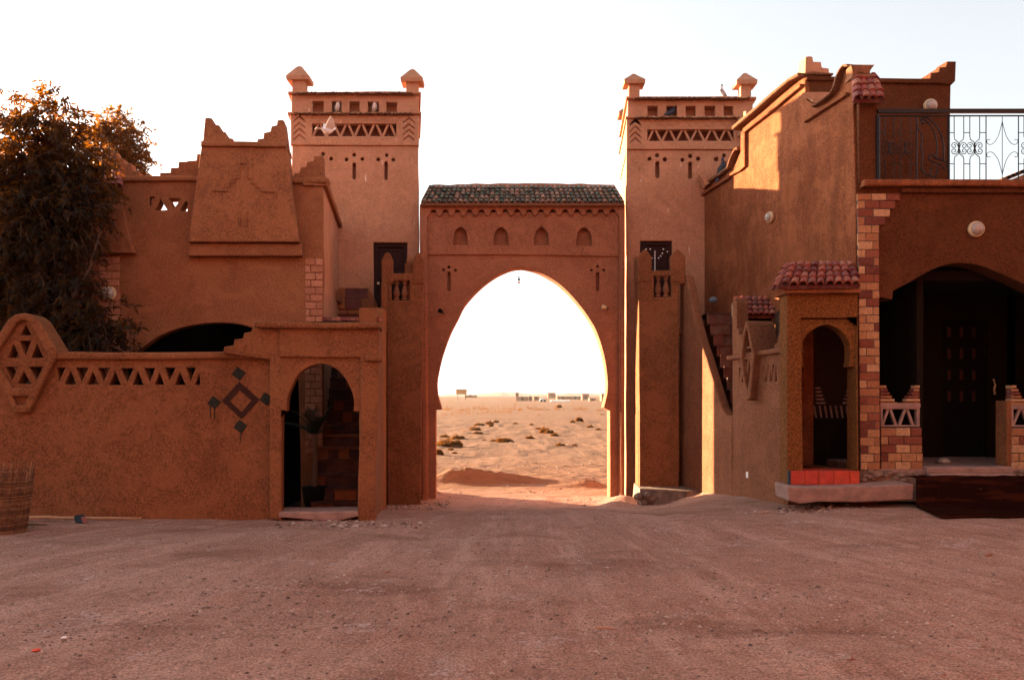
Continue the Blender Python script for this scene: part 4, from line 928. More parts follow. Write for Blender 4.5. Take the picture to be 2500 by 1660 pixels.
# ---------------------------------------------------------------- terrace railing
RLY = BY-.04
rl = None
m = MB(); P = lambda x, y: at(*Q('W1', (x, y))[0], RLY)
m.obox((P(270, 445)+P(3600, 437))/2, (P(3600, 0)-P(270, 0))/2, (0, .02, 0), (0, 0, .030)); 
m.tube([P(270, 476), P(3600, 471)], .011, 6); m.tube([P(270, 932), P(3600, 930)], .013, 6)
rail = m.build('railing', M['iron'], bd)
def bar(pts, r=.0065, smooth_=False):
    if smooth_: pts = arcpts(pts, 4)
    return [P(*p) for p in pts], r
def spiral(cx, cy, r, a0, turns, sg):
    return [(cx+r*(1-.8*k/12)*math.cos(a0+sg*turns*2*math.pi*k/12), cy+r*(1-.8*k/12)*math.sin(a0+sg*turns*2*math.pi*k/12)) for k in range(13)]
def bottle_panel(x0, x1, xs):
    m = MB()
    for (l, r) in xs:
        c = (l+r)/2
        for a, s in ((l, 1), (r, -1)):
            m.tube(*bar([(a, 478), (a, 620), (a+s*4, 642), (c-s*6, 662), (c-s*2, 672)]), 5); m.tube(*bar([(a, 930), (a, 785), (a+s*4, 765), (c-s*6, 745), (c-s*2, 735)]), 5)
            m.tube(*bar([(c-s*2, 672), (c-s*3, 700), (c-s*2, 735)]), 5)
            for yy, q in ((686, 1), (724, -1)):
                m.tube(*bar([(c-s*2, 704-q*0)]+spiral(a-s*0, yy, 26, 0 if s > 0 else math.pi, 1.35, -q*s)), 5)
        m.lathe(P(c, 672), [(.012, -.012), (.016, 0), (.012, .012)], 6); m.lathe(P(c, 735), [(.012, -.012), (.016, 0), (.012, .012)], 6)
    ed = [x0]+[v for lr in xs for v in lr]+[x1]
    for i in range(0, len(ed), 2):
        for yy in (594, 815): m.tube(*bar([(ed[i], yy), (ed[i+1], yy)]), 5)
    m.build('scroll_panel', M['iron'], rail)
def star_panel(x0, x1):
    m = MB(); c = (x0+x1)/2
    m.tube(*bar([(c, 475), (c, 930)], .005), 5)
    for s in (-1, 1):
        for q in (-1, 1):
            yb = 475 if q < 0 else 930; e = c+s*(x1-x0)*.39; ym = 704+q*22
            m.tube(*bar([(c+s*1, yb-q*40), (c+s*6, yb-q*65), (c+s*28, yb-q*140), (c+s*60, ym+q*16), (e, ym+q*4), (e+s*20, ym+q*20), (e+s*14, ym+q*40), (e-s*4, ym+q*36)], .0045, True), 5)
    m.build('star_panel', M['iron'], rail)
def post(x, r=.010):
    MB().tube([P(x, 470), P(x, 934)], r, 5).build('post', M['iron'], rail)
post(272, .03); post(545); post(773, .02); bottle_panel(272, 545, [(318, 385), (431, 500)])
m = MB()
m.tube(*bar([(604, 528), (588, 530), (580, 512), (596, 500), (608, 512), (598, 522)], .011, True), 5)
m.tube(*bar([(582, 512), (572, 500), (590, 486), (618, 487), (660, 520), (700, 572), (728, 640), (738, 720), (736, 800)], .011, True), 5)
m.tube(*bar([(604, 505), (630, 525), (665, 580), (686, 650), (688, 720), (683, 770)], .009, True), 5)
m.tube(*bar([(582, 515), (552, 535), (556, 565), (580, 600), (582, 650), (574, 700), (588, 750), (580, 810), (590, 870), (615, 895), (650, 895)], .009, True), 5)
m.tube(*bar([(640, 750), (662, 750), (672, 768), (745, 800), (765, 825), (750, 846), (730, 842), (715, 820), (650, 795), (632, 775), (640, 750)], .011, True), 5)
m.tube(*bar([(672, 815), (645, 858), (642, 890), (660, 906), (682, 900), (690, 870), (692, 840), (702, 822)], .009, True), 5)
m.tube(*bar([(545, 858), (580, 858)]), 5); m.tube(*bar([(664, 906), (664, 930)]), 5)
m.build('dagger_panel', M['iron'], rail)
bottle_panel(773, 1038, [(812, 880), (923, 993)]); post(1038, .008); star_panel(1038, 1268); post(1268, .008)
bottle_panel(1268, 1533, [(1307, 1375), (1418, 1488)]); post(1533, .008); star_panel(1533, 1763); post(1763)

# ---------------------------------------------------------------- right kiosk doorway
M['inner2'] = adobe('adobe_shade_dim', (.03, .013, .006), (.04, .017, .008), fleck=.2)  # plaster colour lowered to stand for shade inside the kiosk
KY = 12.47; kp = FP(KY)
kd = thing('doorway', 'straw coloured arched doorway under a red tiled hipped roof beside the brick quoin', 'doorway', (4.7, KY, .4))
ka = [(466, 1400), (464, 660), (484, 660)]+arcpts([(476, 620), (474, 570), (482, 520), (510, 474), (560, 444), (610, 429), (660, 448), (700, 480), (728, 520), (738, 560), (740, 620), (736, 658)], 2)+[(718, 660), (764, 664), (768, 1400)]
ka = [(466, 1235), (464, 664), (486, 662), (478, 620)]+arcpts([(474, 570), (480, 522), (508, 476), (560, 444), (610, 429), (662, 448), (702, 482), (730, 525), (738, 565)], 2)+[(738, 620), (730, 660), (766, 664), (770, 1235)]
m = MB().poly(Q('W3', (460, 400), (778, 400), (778, 1235))+Q('W3', *reversed(ka))+Q('W3', (460, 1235)), [], kp, .24, .05, .012, None, .005)
m.build('arch_panel', M['straw'], kd)
m = MB().poly(Q('W3', (384, 262), (772, 262), (772, 1235), (768, 1235), (764, 395), (462, 395), (466, 800), (474, 1235), (384, 1300)), [], kp, .36, 0, .015, None, .005)
m.build('wall', M['straw'], kd)
MB().poly(Q('W3', (338, 238), (776, 238), (776, 262), (366, 264)), [], kp, .6, -.12, .02, None, .006).build('eave_band', M['house'], kd)
kx0 = kp.pr(*Q('W3', (384, 500))[0])[0]
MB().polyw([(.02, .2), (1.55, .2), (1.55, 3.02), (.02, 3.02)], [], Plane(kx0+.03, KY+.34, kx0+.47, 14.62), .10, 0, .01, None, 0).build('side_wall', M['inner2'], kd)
a = at(*Q('W3', (345, 222))[0], KY-.20); b = at(*Q('W3', (785, 215))[0], KY-.20); c = at(*Q('W3', (742, 98))[0], KY+.35); d = at(*Q('W3', (402, 102))[0], KY+.35)
m = MB().tiles(a, b, c, d, 9, 4, .068, .007)
a2 = a+Vector((.13, .62, 0))
m.tiles(a2, a, d, d+Vector((.03, .1, 0)), 4, 4, .068, .007)
for i in range(9):
    p = d.lerp(c, (i+.5)/9); m.tube([p+Vector((-.09, .03, -.01)), p+Vector((.10, .03, -.005+random.uniform(-.01, .01)))], [.038, .048], 8)
m.build('tile_roof', M['red'], kd)
m = MB()
for i in range(5):
    x0_, x1_ = [(400, 478), (478, 552), (552, 636), (636, 722), (722, 776)][i]
    m.poly(Q('W3', (x0_+1, 1230), (x1_-1, 1230), (x1_-1, 1302), (x0_+1, 1305)), [], kp, .5, -.04, .006, None, .002)
m.build('red_step', M['redstep'], kd)
MB().poly(Q('W3', (386, 1229), (400, 1229), (400, 1306), (386, 1308)), [], kp, .05, -.038, .006, None, .002).build('blue_step_end', plain('blue_paint', (.025, .045, .055)), kd)
# inside: room coloured dark for its shade, a lattice balustrade and hanging bricks at the back
MB().box(kx0+.19, KY+.3, .40, Bx-.02, 15.4, .50).build('floor', M['dark'], kd)
MB().hull([(kx0+.06, KY+.5, 2.95), (Bx-.1, KY+.5, 2.95), (Bx+.6, 14.7, 2.95), (kx0+.5, 14.7, 2.95)], [(kx0+.06, KY+.5, 3.05), (Bx-.1, KY+.5, 3.05), (Bx+.6, 14.7, 3.05), (kx0+.5, 14.7, 3.05)]).build('ceiling', M['dark'], kd)
kb = FP(14.6); M['inner3'] = adobe('adobe_shade_dim', (.04, .016, .008), (.05, .02, .010), fleck=.2)
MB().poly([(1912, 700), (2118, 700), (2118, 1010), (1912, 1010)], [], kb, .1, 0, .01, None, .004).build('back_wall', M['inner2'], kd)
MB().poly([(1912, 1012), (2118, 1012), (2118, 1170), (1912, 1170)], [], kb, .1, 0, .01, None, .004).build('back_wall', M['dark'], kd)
m = MB()
for i in range(9):
    x = 1985+i*13; m.poly([(x, 990), (x+4, 990), (x+9, 1020), (x+5, 1020)], [], kb, .06, -.02, .004, None, 0)
for s, x in ((1, 1990), (-1, 2080)):
    for k in range(5): m.poly([(x, 945+k*9), (x+s*(12+k*3), 945+k*9), (x+s*(12+k*3), 950+k*9), (x, 950+k*9)], [], kb, .08, -.03, .004, None, 0)
m.build('lattice', M['concrete'], kd)
# bench of concrete in front
m = MB(); 
q = [at(*p, 12.15) for p in Q('W3', (388, 1318), (520, 1322), (700, 1318), (900, 1310), (1078, 1303))]
b_ = [at(*p, 12.15) for p in Q('W3', (395, 1395), (460, 1412), (560, 1400), (800, 1402), (1078, 1388))]
vs = []; n_ = 5
for i in range(n_):
    for y_, dz in ((0, 0), (.62, .012)):
        vs.append(q[i]+Vector((0, y_, dz)))
    for y_ in (0, .62): vs.append(Vector((b_[i].x, b_[i].y+y_+.015, b_[i].z)))
fs = [(0, 1, 3, 2), (4*(n_-1), 4*(n_-1)+2, 4*(n_-1)+3, 4*(n_-1)+1)]
for i in range(n_-1):
    a = i*4; fs += [(a, a+4, a+5, a+1), (a, a+2, a+6, a+4), (a+2, a+3, a+7, a+6), (a+1, a+5, a+7, a+3)]
sl = tag(link('step_slab', vs, fs, M['concrete']), 'long worn concrete slab under the red step of the doorway', 'step')
md = sl.modifiers.new('b', 'BEVEL'); md.width = .018; md.segments = 2

# ---------------------------------------------------------------- carpet over the porch step
m = MB(); rowsn = []
prof = [(2232, 1158, 12.30), (2240, 1168, 12.24), (2226, 1180, 12.14), (2232, 1184, 12.08)]
def crow(pts): rowsn.append(pts)
cols = 60
ztop = at(0, 1168, 12.3).z
line = [((2212, 12.32), ztop+.01), ((2222, 12.28), ztop+.015), ((2236, 12.2), ztop+.012), ((2236, 12.16), ztop-.05), ((2236, 12.1), .20), ((2236, 12.02), .12), ((2246, 11.85), .105), ((2262, 11.6), .10), ((2282, 11.35), .095), ((2297, 11.15), .09)]
vs = []
for j, ((px, y), z) in enumerate(line):
    xl = (px-1250)/F*y
    for i in range(cols):
        x = xl+i*.10; w = .018*noise.noise(Vector((x*2.3, j*.9, 0)))+.012*noise.noise(Vector((x*7, j*1.7, 3)))
        zz = z+w+.012
        if j >= 5: zz = max(zz, gfull(x, y)+.02+w*.5)
        vs.append((x, y-abs(w)*(.8 if 2 < j < 6 else 0), zz))
fs = [(j*cols+i, j*cols+i+1, (j+1)*cols+i+1, (j+1)*cols+i) for j in range(len(line)-1) for i in range(cols-1)]
mt, nt, p = nodes('dark_woven_carpet')
w1 = noi(nt, 60, 3, .6, (1, 3, 3)); c_ = mixc(nt, rng(nt, w1, .35, .65), (.009, .0025, .0015), (.022, .005, .003))
br = rng(nt, noi(nt, 5, 3, .5, (.3, 3, 2)), .52, .6, 0, .8); c_ = mixc(nt, br, c_, (.045, .010, .004))
c_ = mixc(nt, rng(nt, noi(nt, 30, 2, .5), .70, .74, 0, .7), c_, (.16, .06, .03))
L(nt, c_, p.inputs['Base Color']); p.inputs['Roughness'].default_value = 1.; p.inputs['Specular IOR Level'].default_value = .02
b = N(nt, 'ShaderNodeBump', Strength=.8, Distance=.01); L(nt, w1, b.inputs['Height']); L(nt, b.outputs[0], p.inputs['Normal'])
ca = link('carpet', vs, fs, mt, None, True); tag(ca, 'dark red brown carpet draped over the porch step onto the ground', 'carpet')
md = ca.modifiers.new('s', 'SOLIDIFY'); md.thickness = .015
# woven outline diamonds on it
m = MB()

# ---------------------------------------------------------------- right patio wall and stair parapet
A_ = Vector((at(1659, 0, 16.55).x, 16.55)); B_ = Vector((at(1788, 0, 14.6).x, 14.6)); C_ = Vector((at(1924, 0, 12.95).x, 12.95))
p1 = Plane(A_.x, A_.y, B_.x, B_.y); p2 = Plane(B_.x, B_.y, C_.x, C_.y)
if p1.N.x < 0: p1.N = -p1.N
if p2.N.x < 0: p2.N = -p2.N
sw = thing('stair_parapet', 'tall sloping adobe parapet of the stairs beside the right landing', 'parapet', (3.5, 15.8, -.3))
MB().poly(Q('W2', (402, 290), (404, 262), (420, 252), (436, 255), (455, 330), (482, 480), (512, 600), (546, 700), (592, 850), (634, 975), (655, 1012), (690, 1018), (690, 1560), (402, 1560)), [], p1, .17, 0, .03, None, .008, .25).build('wall', M['patio'], sw)
pw = thing('courtyard_wall', 'grey brown adobe wall with a diamond frame seen edge-on in front of the right stairs', 'wall', (4.0, 13.8, 0))
hol = [[(728, 760), (738, 752), (733, 800)], [(745, 755), (752, 755), (749, 790)]]
hs_ = []
for x0, x1, n in ((724, 772, 3), (850, 935, 6)):
    w = (x1-x0)/n
    for i in range(n):
        a = x0+i*w; s = -(a-724)*.09; y0 = 757+s; y1 = 835+s*.3
        hs_.append([(a+1, y0), (a+w*.62, y0), (a+w*.22, y1-22)]) if i%2==0 else hs_.append([(a+w*.4, y0+16), (a+w*.86, y1), (a+1, y1)])
MB().poly(Q('W2', (690, 745), (690, 712), (985, 660), (992, 662), (994, 1560), (690, 1560)), [Q('W2', *h) for h in hs_], p2, .22, 0, .015, None, .006, .25).build('wall', M['patio'], pw)
MB().poly(Q('W2', (672, 692), (985, 642), (992, 672), (672, 714)), [], p2, .36, -.06, .02, None, .006, .2).build('coping', M['patio'], pw)
MB().poly(Q('W2', (686, 700), (686, 400), (690, 385), (706, 376), (712, 400), (712, 540), (722, 545), (722, 572), (738, 575), (738, 608), (752, 612), (752, 645), (765, 650), (765, 690)), [], p2, .22, .01, .015, None, .006).build('stepped_post', M['patio'], pw)
MB().poly(Q('W2', (912, 662), (916, 628), (930, 620), (936, 580), (948, 572), (950, 535), (962, 530), (964, 380), (992, 375), (992, 650)), [], p2, .22, .01, .015, None, .006).build('stepped_post', M['patio'], pw)
# diamond frame, its thickness turned to us
MB().poly(Q('W2', (800, 500), (812, 520), (848, 690), (826, 925), (808, 935), (796, 890), (764, 700), (778, 600)), [Q('W2', (803, 540), (812, 570), (833, 690), (812, 872), (800, 850), (778, 705), (788, 620))], p2, .50, -.13, .02, None, .004).build('diamond_frame', M['patio'], pw)
m = MB()
for q in ([(790, 640), (826, 636), (826, 650), (790, 654)], [(778, 700), (834, 690), (834, 704), (778, 714)], [(806, 560), (816, 650), (808, 650), (801, 580)], [(805, 700), (812, 700), (824, 780), (816, 790)], [(800, 700), (807, 702), (797, 790), (790, 780)]):
    m.poly(Q('W2', *q), [], p2, .1, -.08, .01, None, 0)
m.build('diamond_lattice', M['patio'], pw)
MB().poly(Q('W2', (766, 1325), (777, 1325), (777, 1358), (766, 1358)), [], p2, .02, -.008, .002, None, .002).build('white_tag', M['white'], pw)
# red tiled hood behind
a = at(*Q('W2', (706, 478))[0], 14.75); b = at(*Q('W2', (952, 472))[0], 14.75); c = at(*Q('W2', (946, 374))[0], 15.05); d = at(*Q('W2', (698, 378))[0], 15.05)
a.z = b.z = (a.z+b.z)/2; c.z = d.z = (c.z+d.z)/2
hood = thing('tile_canopy', 'small red tiled canopy behind the patio wall below the streaked wall', 'canopy', (4.1, 14.8, 2.4))
MB().tiles(a, b, c, d, 8, 4, .066, .006).build('tiles', M['red'], hood)
MB().hull([a+Vector((.05, .1, -.12)), b+Vector((-.03, .1, -.12)), c+Vector((0, .15, -.3)), d+Vector((0, .15, -.3))], [a+Vector((.05, .1, -.06)), b+Vector((-.03, .1, -.06)), c+Vector((0, .15, -.06)), d+Vector((0, .15, -.06))]).build('dark_underside', M['dark'], hood)  # dark block closing the underside of the canopy
# right staircase
s2 = thing('staircase', 'dark red tiled staircase rising behind the sloping parapet on the right', 'stairs', (4.0, 14.6, 0))
n = 10; m = MB()
for i in range(n):
    ya = 14.72+.142*i; za = 1.36+.205*i-.16; zb = za+.205+.0
    xl = 3.90-.19*(ya-14.72); xr = min(4.9, 8.2-.25*ya)
    for j in range(3):
        aa = xl+(xr-xl)*j/3; bb = xl+(xr-xl)*(j+1)/3; m.box(aa, ya, za, bb-.004, ya+.03, zb-.02)
    m.box(xl, ya-.03, zb-.02, xr, ya+.4 if i < n-1 else 17.25, zb)
m.build('steps', island('dark_stair_tiles', [(.12, .028, .017), (.08, .02, .014), (.14, .036, .02)], .5, 8, .4), s2)
m = MB().box(3.80, 14.62, -.3, 4.5, 14.71, 1.2); m.build('base', M['dark'], s2)
o = at(1743, 741, 16.1); tag(MB().lathe(o+Vector((-.02, -.05, .06)), [(.07, -.04), (.09, 0), (.05, .05), (.01, .06)], 10).build('plastic_bag', plain('blue_grey_plastic', (.10, .13, .17), .4)), 'blue grey plastic bag left at the top of the right stairs', 'bag')

# ---------------------------------------------------------------- trees
def leaf(vs, fs, p, d, n, l, w):
    """a narrow drooping leaf, folded along two segments"""
    s = d.cross(n).normalized()*w; k = len(vs); mid = p+d*l*.5+n*l*.04; tip = p+d*l-Vector((0, 0, l*.12))
    vs += [p, mid+s, tip, mid-s]; fs += [(k, k+1, k+2, k+3)]
def rv(): return Vector((random.gauss(0, 1), random.gauss(0, 1), random.gauss(0, 1))).normalized()
def tree(name, label, base, limbs, blobs, leafmat, nt_, per, ll, lw, droop, group=None, twig=.006):
    t = thing(name, label, 'tree', base, group)
    m = MB()
    trunk = limbs[0]
    MB().tube(trunk[0], trunk[1], 8).build('trunk', M['bark'], t, True)
    for pts, r in limbs[1:]: MB().tube(pts, r, 6).build('limb', M['bark'], t, True)
    vs = []; fs = []; tw = MB()
    tot = sum(b[3]**1.6*b[4] for b in blobs)
    for (cx, cy, cz, r, wt, sy) in blobs:
        for i in range(int(nt_*r**1.6*wt/tot)):
            q = rv()*(random.random()**.38)*r; c = Vector((cx+q.x, cy+q.y*sy, cz+q.z*.9))
            d0 = (q.normalized()*.7+Vector((0, 0, -.25))).normalized(); L0 = random.uniform(.18, .42)
            pts = [c+d0*L0*f-Vector((0, 0, L0*f*f*droop)) for f in (0, .35, .7, 1)]
            if random.random() < .5: tw.tube(pts, [twig, twig*.8, twig*.6, twig*.3], 3)
            for j in range(per):
                f = random.random()**.8; p = c+d0*L0*f-Vector((0, 0, L0*f*f*droop))+rv()*.02
                d = (rv()*.8+d0*.5+Vector((0, 0, -droop*1.4))).normalized()
                leaf(vs, fs, p, d, rv(), ll*random.uniform(.6, 1.25), lw*random.uniform(.7, 1.2))
    cr = link('crown', vs, fs, leafmat, t); 
    tw.build('twigs', M['bark'], t)
    return t
M['leaf'] = leafm('eucalyptus_leaves', [(.003, .006, .007), (.006, .010, .010), (.014, .017, .012), (.026, .022, .010)], (.66, .19, .003))
M['leaf2'] = leafm('dry_leaves', [(.04, .018, .007), (.08, .034, .010), (.12, .05, .012)], (.70, .24, .03))
TYY = 13.0
def tb(px, py, rpx, wt=1., dy=0., sy=.8):
    c = at(px, py, TYY+dy); return (c.x, c.y, c.z, rpx/F*TYY, wt, sy)
base = Vector((-7.6, 13.0, 0))
def V(*a): return Vector(a)
blobs = [tb(40, 330, 105, 1), tb(120, 300, 72, .9), tb(165, 380, 70, 1), tb(80, 420, 100, 1.1), tb(190, 450, 62, 1.1), tb(40, 520, 115, 1.1), tb(150, 540, 90, 1.1), tb(215, 500, 40, 1),
         tb(60, 640, 110, .8), tb(150, 640, 70, .6), tb(30, 740, 90, .9), tb(120, 755, 75, .9), tb(190, 735, 60, .5), tb(245, 770, 48, .5), tb(285, 815, 36, .5), tb(210, 825, 55, 1.0), tb(150, 830, 50, 1.0), tb(-120, 520, 110, .4), tb(-100, 620, 120, .5)]
limbs = [([base+V(0, 0, -.3), base+V(.1, 0, .9), base+V(.3, 0, 2.0), base+V(.25, 0, 3.0), base+V(.5, 0, 4.2), base+V(.6, 0, 5.0)], [.2, .17, .15, .12, .07, .03]),
         ([base+V(.28, 0, 2.2), base+V(.8, -.1, 2.9), base+V(1.2, 0, 3.7), base+V(1.35, 0, 4.3)], [.08, .06, .04, .015]),
         ([base+V(.3, 0, 1.9), base+V(.9, .05, 2.3), base+V(1.4, 0, 2.5), base+V(1.75, 0, 2.35)], [.06, .04, .025, .01]),
         ([base+V(.26, 0, 2.8), base+V(-.3, .1, 3.6), base+V(-.7, 0, 4.4)], [.07, .05, .02]),
         ([base+V(.2, 0, 1.4), base+V(.7, -.1, 1.9), base+V(1.2, 0, 2.2)], [.05, .035, .015])]
tree('eucalyptus_tree', 'large tree with long drooping leaves over the left wall, its top lit orange', base, limbs, blobs, M['leaf'], 2450, 17, .115, .0165, .30)
def tb2(px, py, rpx, wt=1.):
    c = at(px, py, 22.0); return (c.x, c.y, c.z, rpx/F*22.0, wt, .9)
b2 = Vector((-10.4, 22, -.4))
tree('leafy_tree', 'smaller rust coloured tree standing behind the house at left', b2,
     [([b2, b2+V(.1, 0, 2.5), b2+V(0, 0, 4.6), b2+V(.15, 0, 6.6)], [.2, .16, .11, .04]), ([b2+V(0, 0, 4), b2+V(.5, 0, 5.2), b2+V(.8, 0, 5.9)], [.09, .05, .02]), ([b2+V(0, 0, 4), b2+V(-.6, 0, 5.2), b2+V(-.8, 0, 6.2)], [.09, .05, .02])],
     [tb2(262, 345, 40), tb2(282, 312, 34), tb2(312, 318, 28), tb2(325, 360, 26), tb2(240, 330, 28), tb2(285, 390, 40), tb2(335, 395, 24, .6), tb2(352, 425, 18, .5), tb2(250, 420, 45), tb2(305, 430, 36, .8), tb2(310, 470, 40)], M['leaf2'], 560, 20, .13, .024, .15, None, .008)

# ---------------------------------------------------------------- potted palm in the left passage
c = at(768, 1235, 13.2); c.z = -.02
t = thing('potted_palm', 'dark spiky palm in the shade inside the left doorway', 'plant', c)
MB().lathe(c, [(.14, 0), (.17, .1), (.2, .3), (.19, .32)], 12).build('pot', M['blackwood'], t, True)
MB().tube([c+V(0, 0, .3), c+V(.02, 0, .9), c+V(0, 0, 1.15)], [.05, .04, .03], 7).build('stem', M['bark'], t)
gm = plain('dark_palm_green', (.018, .028, .012), .5)
for k in range(11):
    a = k*2.4; d = V(math.cos(a), math.sin(a)*.8, 0); h = c+V(0, 0, 1.1); vs = []; fs = []
    L0 = random.uniform(.5, .8); el = random.uniform(.35, 1.25); pts = []
    for i in range(9):
        f = i/8; pts.append(h+d*L0*f*math.cos(el)+V(0, 0, L0*f*math.sin(el)-.25*f*f))
    m = MB().tube(pts, [.008]*8+[.003], 4)
    for i in range(1, 9):
        for s in (-1, 1):
            for e in (0, .5):
                p = pts[i-1].lerp(pts[i], e); dr = (pts[i]-pts[i-1]).normalized(); sd = dr.cross(V(0, 0, 1)).normalized()*s
                q = (dr*.8+sd*.75+V(0, 0, .2)).normalized(); w = dr*.008; l = .24*(1-.04*i)
                m.add([p-w, p+w, p+q*l*.6+w*.8, p+q*l, p+q*l*.6-w*.8], [(0, 1, 2, 3, 4)])
    m.build('frond', gm, t)

# ---------------------------------------------------------------- basket, pole, tin
bz = 10.55; c = at(8, 1306, bz); c.z = gfull(c.x, bz)-.01
r0_, h_ = .245, .80
cane = island('split_cane', [(.26, .13, .065), (.18, .085, .042), (.32, .17, .09), (.12, .055, .03)], .8, 30, .2, (.07, .032, .02), .6)
t = thing('wicker_basket', 'tall ragged wicker basket standing against the wall at the left edge', 'basket', c)
m = MB()
for i in range(44):
    a = 2*math.pi*i/44; rr = r0_; hh = h_+random.uniform(-.04, .12)*(1 if random.random() < .6 else .3); lean = .10
    m.tube([c+V(rr*math.cos(a)*.97, rr*math.sin(a)*.97, 0), c+V(rr*math.cos(a)+lean*.5, rr*math.sin(a), h_*.5), c+V(rr*1.04*math.cos(a+random.uniform(-.03, .03))+lean, rr*1.04*math.sin(a), hh)], .006, 4)
m.build('uprights', cane, t)
m = MB()
for j in range(46):
    z = .01+j*.0168; pts = []; skip = random.random()*6.28
    for i in range(89):
        a = 2*math.pi*i/88; s = .008 if (i+j*2) % 4 < 2 else -.006
        rr = r0_*(1+.04*z/h_)+s; pts.append(c+V(rr*math.cos(a)+.10*z/h_, rr*math.sin(a), z+random.uniform(-.002, .002)))
    if j > 38: k0 = random.randint(0, 30); pts = pts[k0:k0+random.randint(35, 55)]
    m.tube(pts, .0062, 4)
m.build('weave', cane, t)
m = MB()
for i in range(26):
    a = random.uniform(0, 6.28); z = random.uniform(.05, h_); p = c+V(r0_*math.cos(a)+.1*z/h_, r0_*math.sin(a), z); d = V(math.cos(a), math.sin(a), random.uniform(-.6, .8))
    m.tube([p, p+d*random.uniform(.03, .09)], .003, 4)
m.build('loose_ends', cane, t)
a = gnd(40, 1270, .02); b = gnd(345, 1269, .02)
pts = [a.lerp(b, i/8) for i in range(9)]
for i, p in enumerate(pts): p.y -= .0; p.y = min(p.y, 11.66); p.z = gfull(p.x, p.y)+.045+.012*math.sin(i*.8)
tag(MB().tube(pts, [.024, .024, .022, .022, .020, .019, .018, .016, .014], 7).build('bamboo_pole', plain('pale_bamboo', (.42, .24, .13), .6), None, True), 'long pale bamboo pole lying along the foot of the left wall', 'pole')
a = gnd(44, 1284, 0); b = gnd(116, 1287, 0)
tag(MB().tube([V(p.x, p.y, gfull(p.x, p.y)+.015) for p in (a, a.lerp(b, .5), b)], [.014, .016, .006], 6).build('stick', M['bark']), 'short dark stick on the ground in front of the bamboo pole', 'stick')
c = gnd(195, 1280, 0); c.z = gfull(c.x, c.y)
t = thing('metal_tin', 'crushed dark blue tin on the ground across the bamboo pole', 'tin', c)
m = MB(); bl_ = plain('dark_blue_paint', (.02, .05, .08), .4)
m.hull([c+V(-.05, -.02, .01), c+V(.06, -.03, .005), c+V(.07, .06, .005), c+V(-.04, .06, .01)], [c+V(-.065, -.03, .105), c+V(.02, -.02, .115), c+V(.03, .05, .11), c+V(-.05, .05, .105)])
m.build('body', bl_, t)
MB().hull([c+V(.03, -.035, .085), c+V(.05, -.04, .08), c+V(.075, -.03, .01), c+V(.06, -.035, .01)], [c+V(.035, .04, .09), c+V(.055, .04, .085), c+V(.08, .05, .01), c+V(.06, .05, .01)]).build('lid', plain('dull_pink', (.3, .12, .10)), t)

# ---------------------------------------------------------------- pigeons
def pigeon(label, c, yaw, cols, flying=False, sc=1., pitch=.5):
    """one continuous lofted bird: body, neck and head; wings, tail, beak and legs as parts"""
    t = thing('pigeon', label, 'pigeon', c, 'pigeons on and around the towers')
    Rz = Matrix.Rotation(yaw, 3, 'Z'); Rp = Matrix.Rotation(-pitch, 3, 'Y')
    w = lambda x, y, z: Vector(c)+Rz @ (Rp @ Vector((x, y, z)))*sc
    body, wing, head = cols
    sec = [(-.15, .010, .006, .0), (-.11, .030, .022, .0), (-.05, .052, .048, -.004), (.01, .060, .060, -.006), (.07, .048, .052, .006), (.105, .032, .036, .030), (.125, .024, .027, .058), (.145, .025, .026, .078), (.165, .018, .018, .082), (.178, .006, .006, .080)]
    vs = []; fs = []; n = 10
    for (x, ry, rz, dz) in sec:
        for k in range(n):
            a = 2*math.pi*k/n; vs.append(w(x, ry*math.cos(a), dz+rz*math.sin(a)))
    for i in range(len(sec)-1):
        for k in range(n): fs.append((i*n+k, i*n+(k+1) % n, (i+1)*n+(k+1) % n, (i+1)*n+k))
    fs += [tuple(range(n-1, -1, -1)), tuple(range((len(sec)-1)*n, len(sec)*n))]
    m = MB(); m.v = vs; m.f = fs
    m.build('body', body, t, True)
    MB().lathe(w(.147, 0, .079), [(.004, -.028), (.020, -.018), (.0275, 0), (.020, .019), (.004, .028)], 8).build('head', head, t, True)
    MB().hull([w(.165, -.006, .078), w(.165, .006, .078), w(.165, .006, .088), w(.165, -.006, .088)], [w(.195, -.001, .074), w(.195, .001, .074), w(.195, .001, .078), w(.195, -.001, .078)]).build('beak', M['blackwood'], t)
    tw = .035 if not flying else .075
    MB().hull([w(-.10, -.02, -.006), w(-.10, .02, -.006), w(-.24, tw, -.03), w(-.24, -tw, -.03)], [w(-.10, -.02, .008), w(-.10, .02, .008), w(-.24, tw, -.024), w(-.24, -tw, -.024)]).build('tail', wing, t)
    for s in (-1, 1):
        if flying:
            q = [w(.08, s*.03, .03), w(.12, s*.10, .08), w(.05, s*.20, .17), w(-.04, s*.25, .21), (w(-.06, s*.17, .14)), w(-.07, s*.09, .06), w(-.05, s*.03, .03)]
            MB().hull(q, [p+Vector((0, 0, .008)) for p in q]).build('wing', wing, t)
        else:
            q = [w(.07, s*.046, .03), w(.08, s*.052, .0), w(.02, s*.066, -.025), (w(-.08, s*.042, -.022)), w(-.19, s*.015, -.012), w(-.10, s*.034, .018), w(0, s*.052, .036)]
            MB().hull(q, [p+(p-Vector(c)).normalized()*.008 for p in q]).build('wing', wing, t)
            MB().tube([w(.0, s*.022, -.05), Vector((w(.0, s*.022, -.05).x, w(0, s*.022, -.05).y, c[2]-.125*sc))], .005, 5).build('leg', M['ring'], t)
    return t
grey = plain('grey_feathers', (.16, .15, .18), .6, var=.3); dgrey = plain('dark_slate_feathers', (.03, .03, .045), .5, var=.4); wfe = plain('white_feathers', (.68, .63, .62), .6, var=.08); pale = plain('pale_grey_feathers', (.42, .38, .40), .6)
